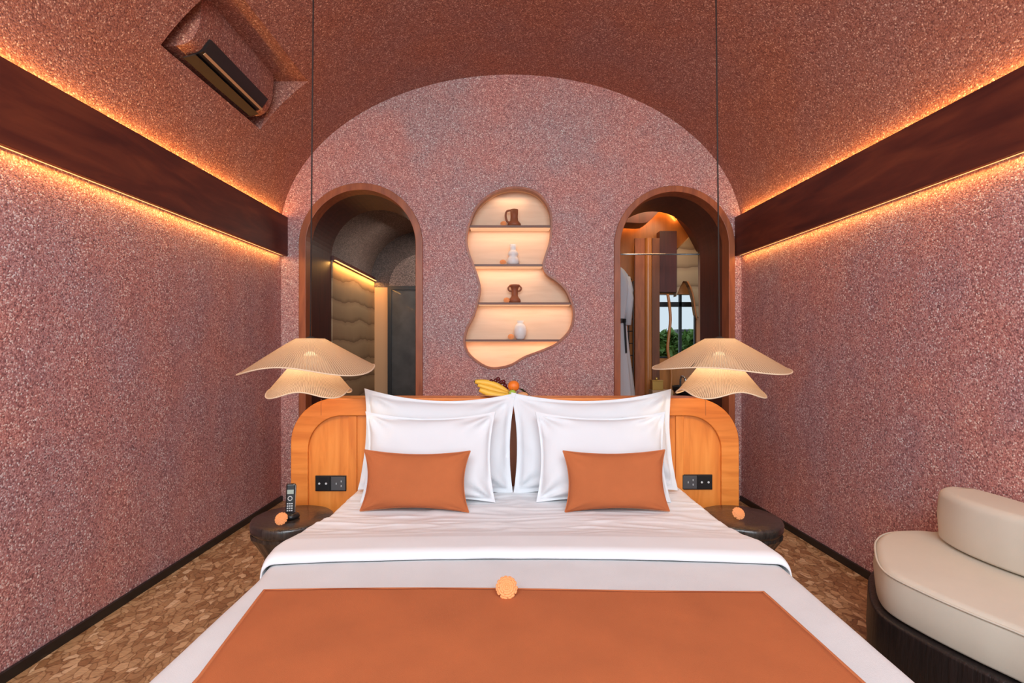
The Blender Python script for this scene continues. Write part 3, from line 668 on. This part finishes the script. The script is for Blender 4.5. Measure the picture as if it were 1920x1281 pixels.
def cloth(name, mat, y0, y1, top, drop, parent=None, ny=90, nx=110, wr=None, inset=0.0, bow=0.0):
    """sheet of cloth over the bed: flat top with a soft shoulder, hanging at both sides"""
    v = []; f = []; r = 0.05
    for j in range(ny+1):
        y = y0+(y1-y0)*j/ny; xl, xr = edges(y); xl += inset; xr -= inset
        zt_ = top(y)
        # arclength param across: left hang, shoulder, top, shoulder, right hang
        for i in range(nx+1):
            u = i/nx
            if u < 0.15:
                h = drop*(1-u/0.15); x = xl+0.0+0.012*math.sin(y*14+h*5)*(h/drop); z = zt_-r-h
            elif u < 0.22:
                a = (u-0.15)/0.07*PI/2; x = xl+r-r*math.cos(a); z = zt_-r+r*math.sin(a)
            elif u <= 0.78:
                x = xl+r+(xr-xl-2*r)*(u-0.22)/0.56; z = zt_
            elif u <= 0.85:
                a = (0.85-u)/0.07*PI/2; x = xr-r+r*math.cos(a); z = zt_-r+r*math.sin(a)
            else:
                h = drop*(u-0.85)/0.15; x = xr+0.012*math.sin(y*13+h*4)*(h/drop); z = zt_-r-h
            if wr: z += wr(x, y)*(1 if 0.2 < u < 0.8 else 0.4)
            yy = y+bow*(1-((x-0.07)/0.95)**2)*max(0, 1-(y-y0)/0.5)
            v.append((x, yy, z))
    for j in range(ny):
        for i in range(nx): f.append((j*(nx+1)+i, j*(nx+1)+i+1, (j+1)*(nx+1)+i+1, (j+1)*(nx+1)+i))
    o = link(name, v, f, mat, parent, smooth=True)
    s = o.modifiers.new('s', 'SOLIDIFY'); s.thickness = 0.006; s.offset = -1
    return o
nzf = lambda x, y, sx, sy, o=0: noise.noise(Vector((x*sx, y*sy, o)))
def wr_cover(x, y): return 0.002*nzf(x, y, 4, 6)+0.0008*nzf(x, y, 22, 22, 3)
o = cloth('bed_cover', M['cover'], 0.74, 2.10, lambda y: BT, 0.30, wr=wr_cover)
tag(o, 'pale grey linen bed cover draped over the foot half of the bed', 'bed cover')
def top_sheet(y):
    # rounded fold at the front edge, settling towards the pillows
    e = y-1.835
    b = 0.030*math.sqrt(max(0, 1-(1-min(e, .05)/.05)**2)) if e < .05 else 0.030
    if y > 2.0: b -= 0.022*min(1, (y-2.0)/0.16)
    return BT+0.007+b
def wr_sheet(x, y):
    k = max(0, min(1, (y-2.02)/0.12))
    rid = lambda s, o: 1-abs(nzf(x, y, s, s*4.5, o))*3
    xs = x+0.15*nzf(x, y, 3, 3, 7); yy = y+0.25*x*nzf(x, 0, 1.2, 0, 11)
    return k*(0.005*max(0, 1-abs(nzf(xs, yy, 1.8, 9, 1))*4)+0.004*max(0, 1-abs(nzf(xs, yy, 3.0, 14, 4))*4)+0.004*nzf(xs, yy, 2, 7, 5)+0.0012*nzf(x, y, 12, 30, 9))+0.0012*nzf(x, y, 9, 9, 2)
o = cloth('duvet', M['sheet'], 1.835, 2.842, top_sheet, 0.26, ny=150, nx=150, wr=wr_sheet, inset=-0.010, bow=0.055)
tag(o, 'white cotton duvet folded back below the pillows', 'duvet')
# orange runner
rn = thing('bed_runner', 'burnt orange linen runner spread over the foot of the bed', 'bed runner', (0.04, 1.2, BT))
ry1 = 1.635
def runner_xy(u, v_):
    y = 0.78+(ry1-0.78)*v_
    xl = -0.72-0.05*max(0, (y-1.2)/0.43); xr = 0.828-0.01*max(0, (y-1.2)/.43)
    return xl+(xr-xl)*u, y+0.012*math.sin(u*5)*v_
v = []; f = []; nx = 80; ny = 60
for j in range(ny+1):
    for i in range(nx+1):
        x, y = runner_xy(i/nx, j/ny); v.append((x-0.04, y-1.2, 0.0075+0.0015*nzf(x, y, 5, 7, 8)))
for j in range(ny):
    for i in range(nx): f.append((j*(nx+1)+i, j*(nx+1)+i+1, (j+1)*(nx+1)+i+1, (j+1)*(nx+1)+i))
o = link('runner_cloth', v, f, M['orange'], rn, smooth=True); s = o.modifiers.new('s', 'SOLIDIFY'); s.thickness = 0.006; s.offset = -1
pts = [runner_xy(0, 0)]+[runner_xy(0, k/20) for k in range(1, 21)]+[runner_xy(k/40, 1) for k in range(1, 41)]+[runner_xy(1, 1-k/20) for k in range(1, 21)]
MB().tube([(x-.04, y-1.2, 0.0085) for x, y in pts], 0.0065, 8).build('hem', M['orangehem'], rn, smooth=True)

def pillow(name, label, grp, mat, w_, h_, t_, cx, yb, zb, lean, flange=0.0, pinch=0.06, hem=None, seed=0, wrk=0.006, tilt=0, top_sag=0.0, nseg=44):
    t = thing(name, label, 'pillow' if 'cushion' not in name else 'cushion', (cx, yb, zb), grp); t.rotation_euler = (-lean, tilt, 0)
    n = nseg; v = []; f = []
    ui = 1-2*flange/w_; vi = 1-2*flange/h_
    def surf(u, s, sgn):
        x = w_/2*u*(1-pinch*(1-s*s)*abs(u)**3); z = h_/2*s*(1-pinch*1.3*(1-u*u)*abs(s)**3)
        z -= top_sag*max(0, s)**2*(1-u*u)
        a = max(0, 1-(abs(u)/ui)**2.6); b = max(0, 1-(abs(s)/vi)**2.6)
        th = t_/2*(a*b)**0.5*(1-0.18*s) if a*b > 0 else 0
        wv_ = wrk*(noise.noise(Vector((x*7+seed, z*7, sgn)))+0.6*noise.noise(Vector((x*18, z*14+seed, sgn*2)))+1.3*max(0, 0.35-abs(noise.noise(Vector((x*9+z*6, z*5-x*3+seed, 5))))*2)*(abs(u)**2+0.3*s*s))
        rad = wrk*1.2*math.sin(math.atan2(z, x)*16+seed)*min(1, (u*u+s*s)/1.3)*min(1, th/(t_*.12))*max(0, (u*u*s*s)*2.2)
        cu, cs = 1-abs(u), 1-abs(s); ang = math.atan2(cs, cu); dist = math.hypot(cu, cs)
        fold = wrk*1.6*math.sin(ang*9+seed+(1 if u > 0 else 2)+(3 if s > 0 else 0))*math.exp(-((dist-.32)/.26)**2)*min(1, th/(t_*.1)) if dist < 1.1 else 0
        rad += fold
        return (x, sgn*(th+0.0025)+(wv_ if th > 0 else wv_*1.2)*(1 if sgn < 0 else .6)+rad, z+h_/2)
    for sgn in (-1, 1):
        for j in range(n+1):
            for i in range(n+1):
                u = math.sin(PI/2*(2*i/n-1)); s = math.sin(PI/2*(2*j/n-1))
                p = list(surf(u, s, sgn))
                if i in (0, n) or j in (0, n): p[1] = 1.2*wrk*noise.noise(Vector((p[0]*7+seed, p[2]*7, 0)))
                v.append(p)
    K = (n+1)**2
    for j in range(n):
        for i in range(n):
            a = j*(n+1)+i; f.append((a, a+1, a+n+2, a+n+1)); f.append((K+a, K+a+n+1, K+a+n+2, K+a+1))
    link('pillow_body', v, f, mat, t, smooth=True)
    if hem:
        lp = [v[i] for i in range(n+1)]+[v[j*(n+1)+n] for j in range(1, n+1)]+[v[n*(n+1)+i] for i in range(n-1, -1, -1)]+[v[j*(n+1)] for j in range(n-1, -1, -1)]
        MB().tube([Vector(p) for p in lp], 0.0035, 6, False).build('piping', hem, t, smooth=True)
    if flange:
        lp = [(u, s) for u, s in [(-ui, -vi), (ui, -vi), (ui, vi), (-ui, vi), (-ui, -vi)]]
        pts = []
        for (a, b), (c, d) in zip(lp, lp[1:]):
            for k in range(24): pts.append(Vector(surf(a+(c-a)*k/24, b+(d-b)*k/24, -1)))
        MB().tube([p+Vector((0,0.0005,0)) for p in pts], 0.0016, 5, True).build('flange_seam', mat, t, smooth=True)
    return t
zp = BT+0.022
pillow('sham_pillow', 'large white square pillow standing at back left against the headboard', 'white pillows on the bed', M['pillow'], 0.82, 0.535, 0.16, -0.37, 2.70, zp, 0.13, 0.028, 0.06, seed=1, tilt=0.03, top_sag=0.035, wrk=0.008)
pillow('sham_pillow', 'large white square pillow standing at back right against the headboard', 'white pillows on the bed', M['pillow'], 0.87, 0.535, 0.16, 0.475, 2.70, zp, 0.13, 0.028, 0.06, seed=4, tilt=-0.022, top_sag=0.035, wrk=0.008)
pillow('pillow', 'smaller white pillow leaning in front, behind the left orange cushion', 'white pillows on the bed', M['pillow'], 0.67, 0.45, 0.14, -0.385, 2.535, zp-0.005, 0.2, 0.018, 0.085, seed=7, top_sag=0.012, wrk=0.008)
pillow('pillow', 'smaller white pillow leaning in front, behind the right orange cushion', 'white pillows on the bed', M['pillow'], 0.67, 0.45, 0.14, 0.485, 2.535, zp-0.005, 0.2, 0.018, 0.085, seed=11, top_sag=0.012, wrk=0.008)
pillow('lumbar_cushion', 'burnt orange lumbar cushion with piped edge on the left of the bed', 'orange lumbar cushions', M['orange'], 0.505, 0.278, 0.12, -0.425, 2.385, zp, 0.22, 0, 0.11, M['orangehem'], seed=3, wrk=0.002, tilt=0.012)
pillow('lumbar_cushion', 'burnt orange lumbar cushion with piped edge on the right of the bed', 'orange lumbar cushions', M['orange'], 0.485, 0.278, 0.12, 0.52, 2.385, zp, 0.22, 0, 0.10, M['orangehem'], seed=9, wrk=0.002, tilt=-0.01)

# ---------------------------------------------------------------- flowers
def flower(loc, r, label, tilt=(0,0,0), mat=None, seed=0):
    t = thing('marigold', label, 'flower', loc, 'loose orange marigolds'); t.rotation_euler = tilt
    rg = random.Random(seed); m = MB()
    for ring, (rr_, zz_, nn, ln) in enumerate([(0.50,0.12,15,0.5),(0.40,0.26,14,0.46),(0.27,0.38,11,0.40),(0.14,0.47,8,0.34),(0.03,0.52,5,0.24)]):
        for k in range(nn):
            a = 2*PI*k/nn+ring*.23+rg.uniform(-.06,.06); c, s_ = math.cos(a), math.sin(a); wd = 2.0*(rr_+ln)/nn*1.35*r
            rad = Vector((c, s_, 0)); side = Vector((-s_, c, 0))*wd
            def q(t_, w_, h_): return rad*(rr_+ln*t_)*r+side*w_+Vector((0,0,(zz_+h_)*r))
            m.add([q(0,-.4,0), q(0,.4,0), q(.5,-.9,.12), q(.5,0,.16), q(.5,.9,.12), q(.85,-1,.08), q(.88,0,.13), q(.85,1,.08), q(.98,-.6,.02), q(1,0,.04), q(.98,.6,.02)],
                  [(0,1,3,2) if False else (0,3,2), (0,1,3), (1,4,3), (2,3,6,5), (3,4,7,6), (5,6,9,8), (6,7,10,9)])
    m.build('petals', mat or M['petal'], t, solid=0.0012)
    MB().lathe([(r*.3,0),(r*.5,.06*r),(r*.52,.3*r),(r*.3,.55*r),(r*.06,.62*r)], (0,0,0), 18).build('flower_base', M['petal'], t, smooth=True)
flower((P(950,1127,1.59).x, 1.6, BT+0.036), 0.034, 'orange marigold lying on the runner edge at the middle of the bed', (0.95,0,0), seed=1)

# ---------------------------------------------------------------- nightstands
def nightstand(cx, cy, label, seed):
    t = thing('nightstand', label, 'nightstand', (cx, cy, 0), 'black carved bedside stools')
    rg = random.Random(seed); ph = [rg.uniform(0, 6) for _ in range(4)]
    def fn(a, z): return 1+0.02*math.sin(5*a+ph[0]+z*4)+0.035*abs(math.sin(6*a+ph[1]+z*3))+0.012*math.sin(23*a+ph[2]-z*12)
    def ft(a, z): return 1+0.012*math.sin(3*a+ph[3])+0.012*abs(math.sin(5.5*a+ph[1]))
    zt_ = 0.485
    MB().lathe([(0.15,0),(0.185,0.0),(0.19,0.02),(0.165,0.12),(0.138,0.21),(0.125,0.275),(0.13,0.31),(0.158,0.365),(0.185,0.41),(0.188,0.43)], (0,0,0), 72, fn).build('carved_base', M['black'], t, smooth=False)
    MB().lathe([(0.18,0.425),(0.192,0.432),(0.197,0.444),(0.199,0.470),(0.195,0.481),(0.189,zt_),(0.10,zt_-0.001),(0.01,zt_-0.001)], (0,0,0), 64, ft).build('table_top', M['black'], t, smooth=True)
    return t
nightstand(-1.09, 2.62, 'black carved wooden stool nightstand left of the bed, holding the phone', 2)
nightstand(1.20, 2.62, 'black carved wooden stool nightstand right of the bed, without a phone', 5)
flower((P(528,968,2.50).x, 2.50, 0.513), 0.031, 'orange marigold on the left black nightstand beside the phone', (1.0,0,0), seed=2)
flower((P(1384,955,2.58).x, 2.58, 0.513), 0.031, 'orange marigold on the right black nightstand', (1.0,0,0), seed=3)
# phone
ph = thing('cordless_phone', 'black cordless phone standing in its charging base on the left nightstand', 'phone', (P(541,0,2.58).x, 2.6, 0.486), rot=0.15)
MB().lathe([(0.036,0),(0.042,0.004),(0.04,0.016),(0.028,0.026),(0.01,0.027)], (0.004,0,0), 28).build('charging_base', M['blackplastic'], ph, smooth=True)
R_ = Matrix.Translation((0,0,0.012)) @ Matrix.Rotation(-0.13, 4, 'X')
hs = MB().box(-0.023,0.023,-0.012,0.012,0,0.158).xf(R_).build('handset', M['blackplastic'], ph, bevel=0.009)
MB().box(0.0225,0.0245,-0.009,0.009,0.015,0.15).xf(R_).build('side_band', M['silver'], hs, bevel=0.0009)
MB().box(-0.015,0.016,-0.0135,-0.0115,0.107,0.128).xf(R_).build('display', M['screen'], hs)
ring_ = [Vector((0.010*math.cos(a), -0.0135, 0.085+0.010*math.sin(a))) for a in [2*PI*k/20 for k in range(21)]]
MB().tube(ring_, 0.0022, 6, False).xf(R_).build('navigation_ring', M['lightkey'], hs)
for r_ in range(4):
    for c_ in range(3): MB().box(-0.0145+.0105*c_, -0.0075+.0105*c_, -0.0135, -0.0115, 0.022+.0115*r_, 0.028+.0115*r_).xf(R_).build('key', M['lightkey'], hs)

# ---------------------------------------------------------------- pendant lamps
def pendant(cx, cy, wave_a, label, cord_x):
    t = thing('pendant_lamp', label, 'pendant lamp', (cx, cy, 0), 'twin raffia pendant lamps')
    k = F/cy; zt_ = CZ+(VY-635)/k; n = 180
    def shade(nm, prof, wav, mat, rimr):
        v = []; uv = []; m_ = len(prof)
        for i, (r, z) in enumerate(prof):
            q = i/(m_-1)
            for j in range(n):
                a = 2*PI*j/n; dz, dr = wav(a); rr_ = r*(1+dr*q*q)
                v.append((rr_*math.cos(a), rr_*math.sin(a), z+dz*q*q)); uv.append((j/n, q))
        f = [(i*n+j, i*n+(j+1) % n, (i+1)*n+(j+1) % n, (i+1)*n+j) for i in range(m_-1) for j in range(n)]
        o = link(nm, v, f, mat, t, smooth=True, uvs=uv)
        rim = [Vector(v[(m_-1)*n+j]) for j in range(n)]; MB().tube(rim+[rim[0]], rimr, 6, False).build('rim', M['rim'], o, smooth=True)
        return o
    zr_ = zt_-0.152
    pr1 = [(0.012,zt_+.0015),(0.07,zt_)]+[(0.07+(0.32-0.07)*q, zt_-0.152*q**1.02) for q in [i/12 for i in range(1, 13)]]
    shade('upper_shade', pr1, wave_a, M['raffia'], 0.0035)
    z2 = zt_-0.085
    pr2 = [(0.055,z2)]+[(0.055+(0.205-0.055)*q, z2-0.187*q) for q in [i/10 for i in range(1, 11)]]
    w2 = lambda a: (0.016*math.sin(4*a+1.2), 0.05*math.sin(4*a+1.2+PI))
    shade('lower_shade', pr2, w2, M['raffia2'], 0.0035)
    # wire cage that carries both shades, bulb and cord
    MB().lathe([(0.02,zt_-0.05),(0.022,zt_-0.045),(0.022,zt_+0.005),(0.006,zt_+0.012)], (0,0,0), 16).build('lamp_holder', M['cord'], t)
    MB().ball((0,0,zt_-0.10), 0.035, 12).build('bulb', M['bulb'], t, smooth=True)
    top = None
    for q in range(4):
        a = PI/4+q*PI/2
        MB().tube([(0.02*math.cos(a), .02*math.sin(a), zt_-.004), (0.315*math.cos(a), .315*math.sin(a), zr_+0.004+wave_a(a)[0])], 0.0015, 5).build('cage_wire', M['cord'], t)
    # the cord hangs from the vault
    y = cy; X = cx; aa = 2.03+0.027*(4.5-y); c_ = 0.05+0.004*(4.5-y)
    zc_ = ZC+VB*math.sqrt(1-((X-c_)/aa)**2)
    MB().tube([(cord_x,0,zc_-0.005), (cord_x*.5,0,(zc_+zt_)/2), (0,0,zt_+0.01)], 0.004, 8).build('cord', M['cord'], t, smooth=True)
    MB().lathe([(0.045,0),(0.05,0.01),(0.05,0.045)], (cord_x,0,zc_-0.03), 24).build('ceiling_rose', M['cord'], t)
    point('lamp_light', (cx, cy, zt_-0.155), 2.3, (1.0, 0.77, 0.55), 0.03)
    # pull string
    return t
pendant(P(582,0,2.6).x, 2.6, lambda a: (0.021*math.cos(3*(a-0.44))-0.004, -0.03*math.cos(3*(a-0.44))+0.01), 'wavy two tier raffia pendant lamp over the left nightstand', 0.018)
pendant(P(1349,0,2.6).x, 2.6, lambda a: (0.011*math.cos(3*a)-0.008*math.cos(a), -0.02*math.cos(3*a)+0.01), 'wavy two tier raffia pendant lamp over the right nightstand', -0.022)

# ---------------------------------------------------------------- niche ornaments
vy = 4.5+0.078
def vase_at(px, k, name, label):
    return thing(name, label, 'vase', (P(px,0,vy).x, vy, shelfz[k]+0.0005), 'vases in the wall niche')
# jug with one tall handle
t = vase_at(962, 0, 'jug_vase', 'dark brown jug with tall loop handle on the top niche shelf')
MB().lathe([(0.045,0),(0.062,0.008),(0.058,0.03),(0.036,0.055),(0.032,0.09),(0.036,0.155),(0.03,0.155),(0.026,0.09),(0.01,0.06)], (0.01,0,0), 32).build('body', M['terracotta'], t, smooth=True)
MB().tube(catmull([(-0.02,0,0.035),(-0.052,0,0.05),(-0.066,0,0.10),(-0.055,0,0.14),(-0.02,0,0.15)], 6, False), 0.009, 10).build('handle', M['terracotta'], t, smooth=True)
t = vase_at(962, 1, 'gourd_vase', 'white two bulb gourd vase on the second niche shelf')
MB().lathe([(0.035,0),(0.053,0.012),(0.056,0.04),(0.045,0.065),(0.036,0.078),(0.044,0.09),(0.046,0.108),(0.034,0.125),(0.025,0.135),(0.027,0.15),(0.03,0.185),(0.024,0.185),(0.02,0.14)], (0,0,0), 32).build('body', M['white_ceramic'], t, smooth=True)
t = vase_at(965, 2, 'handled_vase', 'dark brown column vase with two small handles on third niche shelf')
MB().lathe([(0.046,0),(0.054,0.01),(0.052,0.03),(0.036,0.05),(0.028,0.065),(0.028,0.12),(0.034,0.135),(0.046,0.15),(0.046,0.163),(0.036,0.163),(0.022,0.13)], (0,0,0), 32).build('body', M['terracotta'], t, smooth=True)
for s in (-1, 1): MB().tube(catmull([(s*.026,0,0.105),(s*.05,0,0.112),(s*.058,0,0.135),(s*.04,0,0.155)], 5, False), 0.0075, 8).build('handle', M['terracotta'], t, smooth=True)
t = vase_at(975.5, 3, 'egg_vase', 'smooth white egg shaped vase on the lowest niche shelf')
MB().lathe([(0.03,0),(0.042,0.01),(0.055,0.05),(0.057,0.085),(0.05,0.118),(0.034,0.14),(0.026,0.146),(0.032,0.168),(0.028,0.168),(0.02,0.145)], (0,0,0), 32).build('body', M['white_ceramic'], t, smooth=True)
for k, (px, nm) in enumerate([(944, 'handled brown jug on the top niche shelf'), (943, 'white gourd vase in the niche'), (950, 'brown double handled vase in the niche'), (958, 'white egg shaped vase in the niche')]):
    flower((P(px,0,4.55).x, 4.55, shelfz[k]+0.022), 0.028, 'small orange marigold left of the '+nm, (1.0,0,0), seed=10+k)

# ---------------------------------------------------------------- fruit on the headboard ledge
fy = HY+0.085; fz = hz
pl = MB().lathe([(0.06,0.0),(0.085,0.002),(0.115,0.010),(0.118,0.013),(0.085,0.006),(0.01,0.005)], (P(945,0,fy).x, fy, fz+0.0005), 40).build('fruit_plate', M['tray'], smooth=True)
for q in pl.data.vertices: q.co.y = fy+(q.co.y-fy)*0.62; q.co.x = pl.data.vertices[0].co.x*0+P(942,0,fy).x+(q.co.x-P(945,0,fy).x)*1.15
tag(pl, 'shallow pale plate under the fruit on the headboard ledge', 'plate')
def banana(p0, p1, bow, r, label, yy):
    t = thing('banana', label, 'banana', (P(*p0,yy).x, yy, P(*p0,yy).z), 'ripe bananas on the headboard')
    a = Vector((0,0,0)); b = P(*p1, yy)-P(*p0, yy); b.y = 0; n = 14; pts = []; rr_ = []
    nn = Vector((b.z, 0, -b.x)).normalized()
    for i in range(n+1):
        q = i/n; pts.append(a+b*q+nn*bow*math.sin(PI*q)); rr_.append(r*(0.3+0.7*math.sin(PI*(0.08+0.84*q))**0.6))
    MB().tube(pts, rr_, 7).build('peel', M['banana'], t, smooth=True)
    MB().tube([pts[0]-(pts[1]-pts[0])*.5, pts[0], pts[0]+(pts[1]-pts[0])*.35], [r*.2, r*.34, r*.5], 7).build('tip', M['bananatip'], t)
banana((891,716), (953,736), -0.016, 0.0205, 'ripe yellow banana at the top of the bunch on the headboard', fy+0.02)
banana((899,731), (958,743), 0.010, 0.0205, 'ripe yellow banana lowest in the bunch on the headboard', fy-0.02)
banana((896,722), (955,740), 0.0, 0.017, 'ripe yellow banana wedged between two others on the headboard', fy+0.0)
def fruit(name, px, py, r, mat, label, cat, sc=(1,1,1), dy=0, leaf=False, grp=None):
    t = thing(name, label, cat, tuple(P(px, py, fy+dy)), grp)
    MB().ball((0,0,0), r, 14, sc).build('fruit_skin', mat, t, smooth=True)
    MB().tube([(0,0,r*sc[2]*.93),(0.002,0,r*sc[2]*1.08)], 0.002, 6).build('stem', M['leafdark'], t)
fruit('orange', 963, 724, 0.0335, M['orangefruit'], 'round orange fruit on top of the fruit pile', 'orange', (1,1,.95), 0.01)
fruit('lime', 961, 738, 0.022, M['limefruit'], 'small green lime in front of the orange fruit', 'lime', (1,1,1), -0.03)
fruit('mango', 980, 741, 0.024, M['mango'], 'pale mango at the right end of the fruit pile', 'mango', (1.35,1,.75), 0.0)
gi = 0
for px, py, dd, ds in [(921,715,.02,'at far left of the cluster'),(929,714,.03,'second from the left'),(934,711,.02,'highest in the cluster'),(940,717,.03,'behind the highest one'),(944,716,.02,'right of the highest one'),(947,723,.03,'nearest the orange'),(936,720,.035,'low in the middle'),(949,729,.03,'lowest, touching the orange')]:
    fruit('grape', px, py, 0.0125, M['grape'], 'dark red grape above the bananas, '+ds, 'grape', (1,1,1), dd, grp='dark grapes above the bananas')
m = MB(); a = P(972,728,fy+.04); b = P(996,742,fy+.04)
lf = thing('leaf', 'thin dark leaf hanging over the right side of the fruit', 'leaf', tuple(a))
d = b-a; m.add([(0,0,0),(d.x*.3,-.012,d.z*.2+.006),(d.x,0,d.z),(d.x*.5,.012,d.z*.5-.004),(d.x*.35,0,d.z*.3+.004)], [(0,1,4),(1,2,4),(2,3,4),(3,0,4)]); m.build('blade', M['leafdark'], lf, solid=0.001)

# ---------------------------------------------------------------- sofa
sf = thing('sofa', 'curved cream sofa bench with low back and black base by the right wall', 'sofa', (1.85, 1.4, 0))
seatp = [(2.09,2.30),(1.99,2.40),(1.89,2.415),(1.77,2.385),(1.66,2.295),(1.567,2.17),(1.49,2.04),(1.464,1.94),(1.485,1.80),(1.525,1.66),(1.565,1.55),(1.60,1.40),(1.61,1.2),(1.57,0.95),(1.50,0.75),(1.55,0.5),(1.7,0.35),(1.95,0.35),(2.10,0.5),(2.11,1.4)]
def slab(outline, z0, z1, rnd, name, mat, par, inset=0.0, dome=0.0):
    pts = catmull([(x, y, 0) for x, y in outline], 6); n = len(pts)
    cs = sum(pts[i-1].x*pts[i].y-pts[i].x*pts[i-1].y for i in range(n)); sg = -1 if cs > 0 else 1
    nor = []
    for i in range(n):
        t = (pts[(i+1) % n]-pts[i-1]).normalized(); nor.append(Vector((-t.y, t.x, 0))*-sg)   # inward
    lv_ = [(rnd, z0)]+[(rnd-rnd*math.sin(PI/2*k/5), z0+rnd*.5-rnd*.5*math.cos(PI/2*k/5)) for k in range(1, 6)]+[(0-.006, (z0+z1)/2)]+[(rnd-rnd*math.cos(PI/2*k/6), z1-rnd+rnd*math.sin(PI/2*k/6)) for k in range(7)]
    v = []; f = []
    for d, z in lv_: v += [p+nor[i]*(d+inset)+Vector((0,0,z)) for i, p in enumerate(pts)]
    m_ = len(lv_)
    f = [(i*n+k, i*n+(k+1) % n, (i+1)*n+(k+1) % n, (i+1)*n+k) for i in range(m_-1) for k in range(n)]
    for lvl, flip in ((0, True), (m_-1, False)):
        tr = tessellate_polygon([[Vector((q.x, q.y, 0)) for q in v[lvl*n:(lvl+1)*n]]])
        f += [tuple(i+lvl*n for i in (t[::-1] if flip else t)) for t in tr]
    m = MB().add(v, f); rel(m, sf); o = m.build(name, mat, par, smooth=True)
    return o, [p+nor[i]*(inset) for i, p in enumerate(pts)]
slab(seatp, 0.0, 0.325, 0.012, 'sofa_base', M['sofabase'], sf, -0.025)
o, ring0 = slab(seatp, 0.327, 0.495, 0.03, 'seat_cushion', M['cream'], sf)
backp = [(2.125,2.22),(2.06,2.33),(1.99,2.335),(1.93,2.28),(1.895,2.18),(1.885,2.08),(1.895,1.97),(1.915,1.88),(1.94,1.75),(1.96,1.5),(1.95,1.2),(1.90,0.8),(1.95,0.55),(2.06,0.5),(2.125,0.65),(2.13,1.5)]
slab(backp, 0.497, 0.722, 0.035, 'backrest', M['cream'], sf)
lp = [Vector((p.x-1.85, p.y-1.4, 0.482)) for p in ring0]
MB().tube([p for p in lp]+[lp[0]], 0.004, 6, False).build('piping', M['cream'], o, smooth=True)
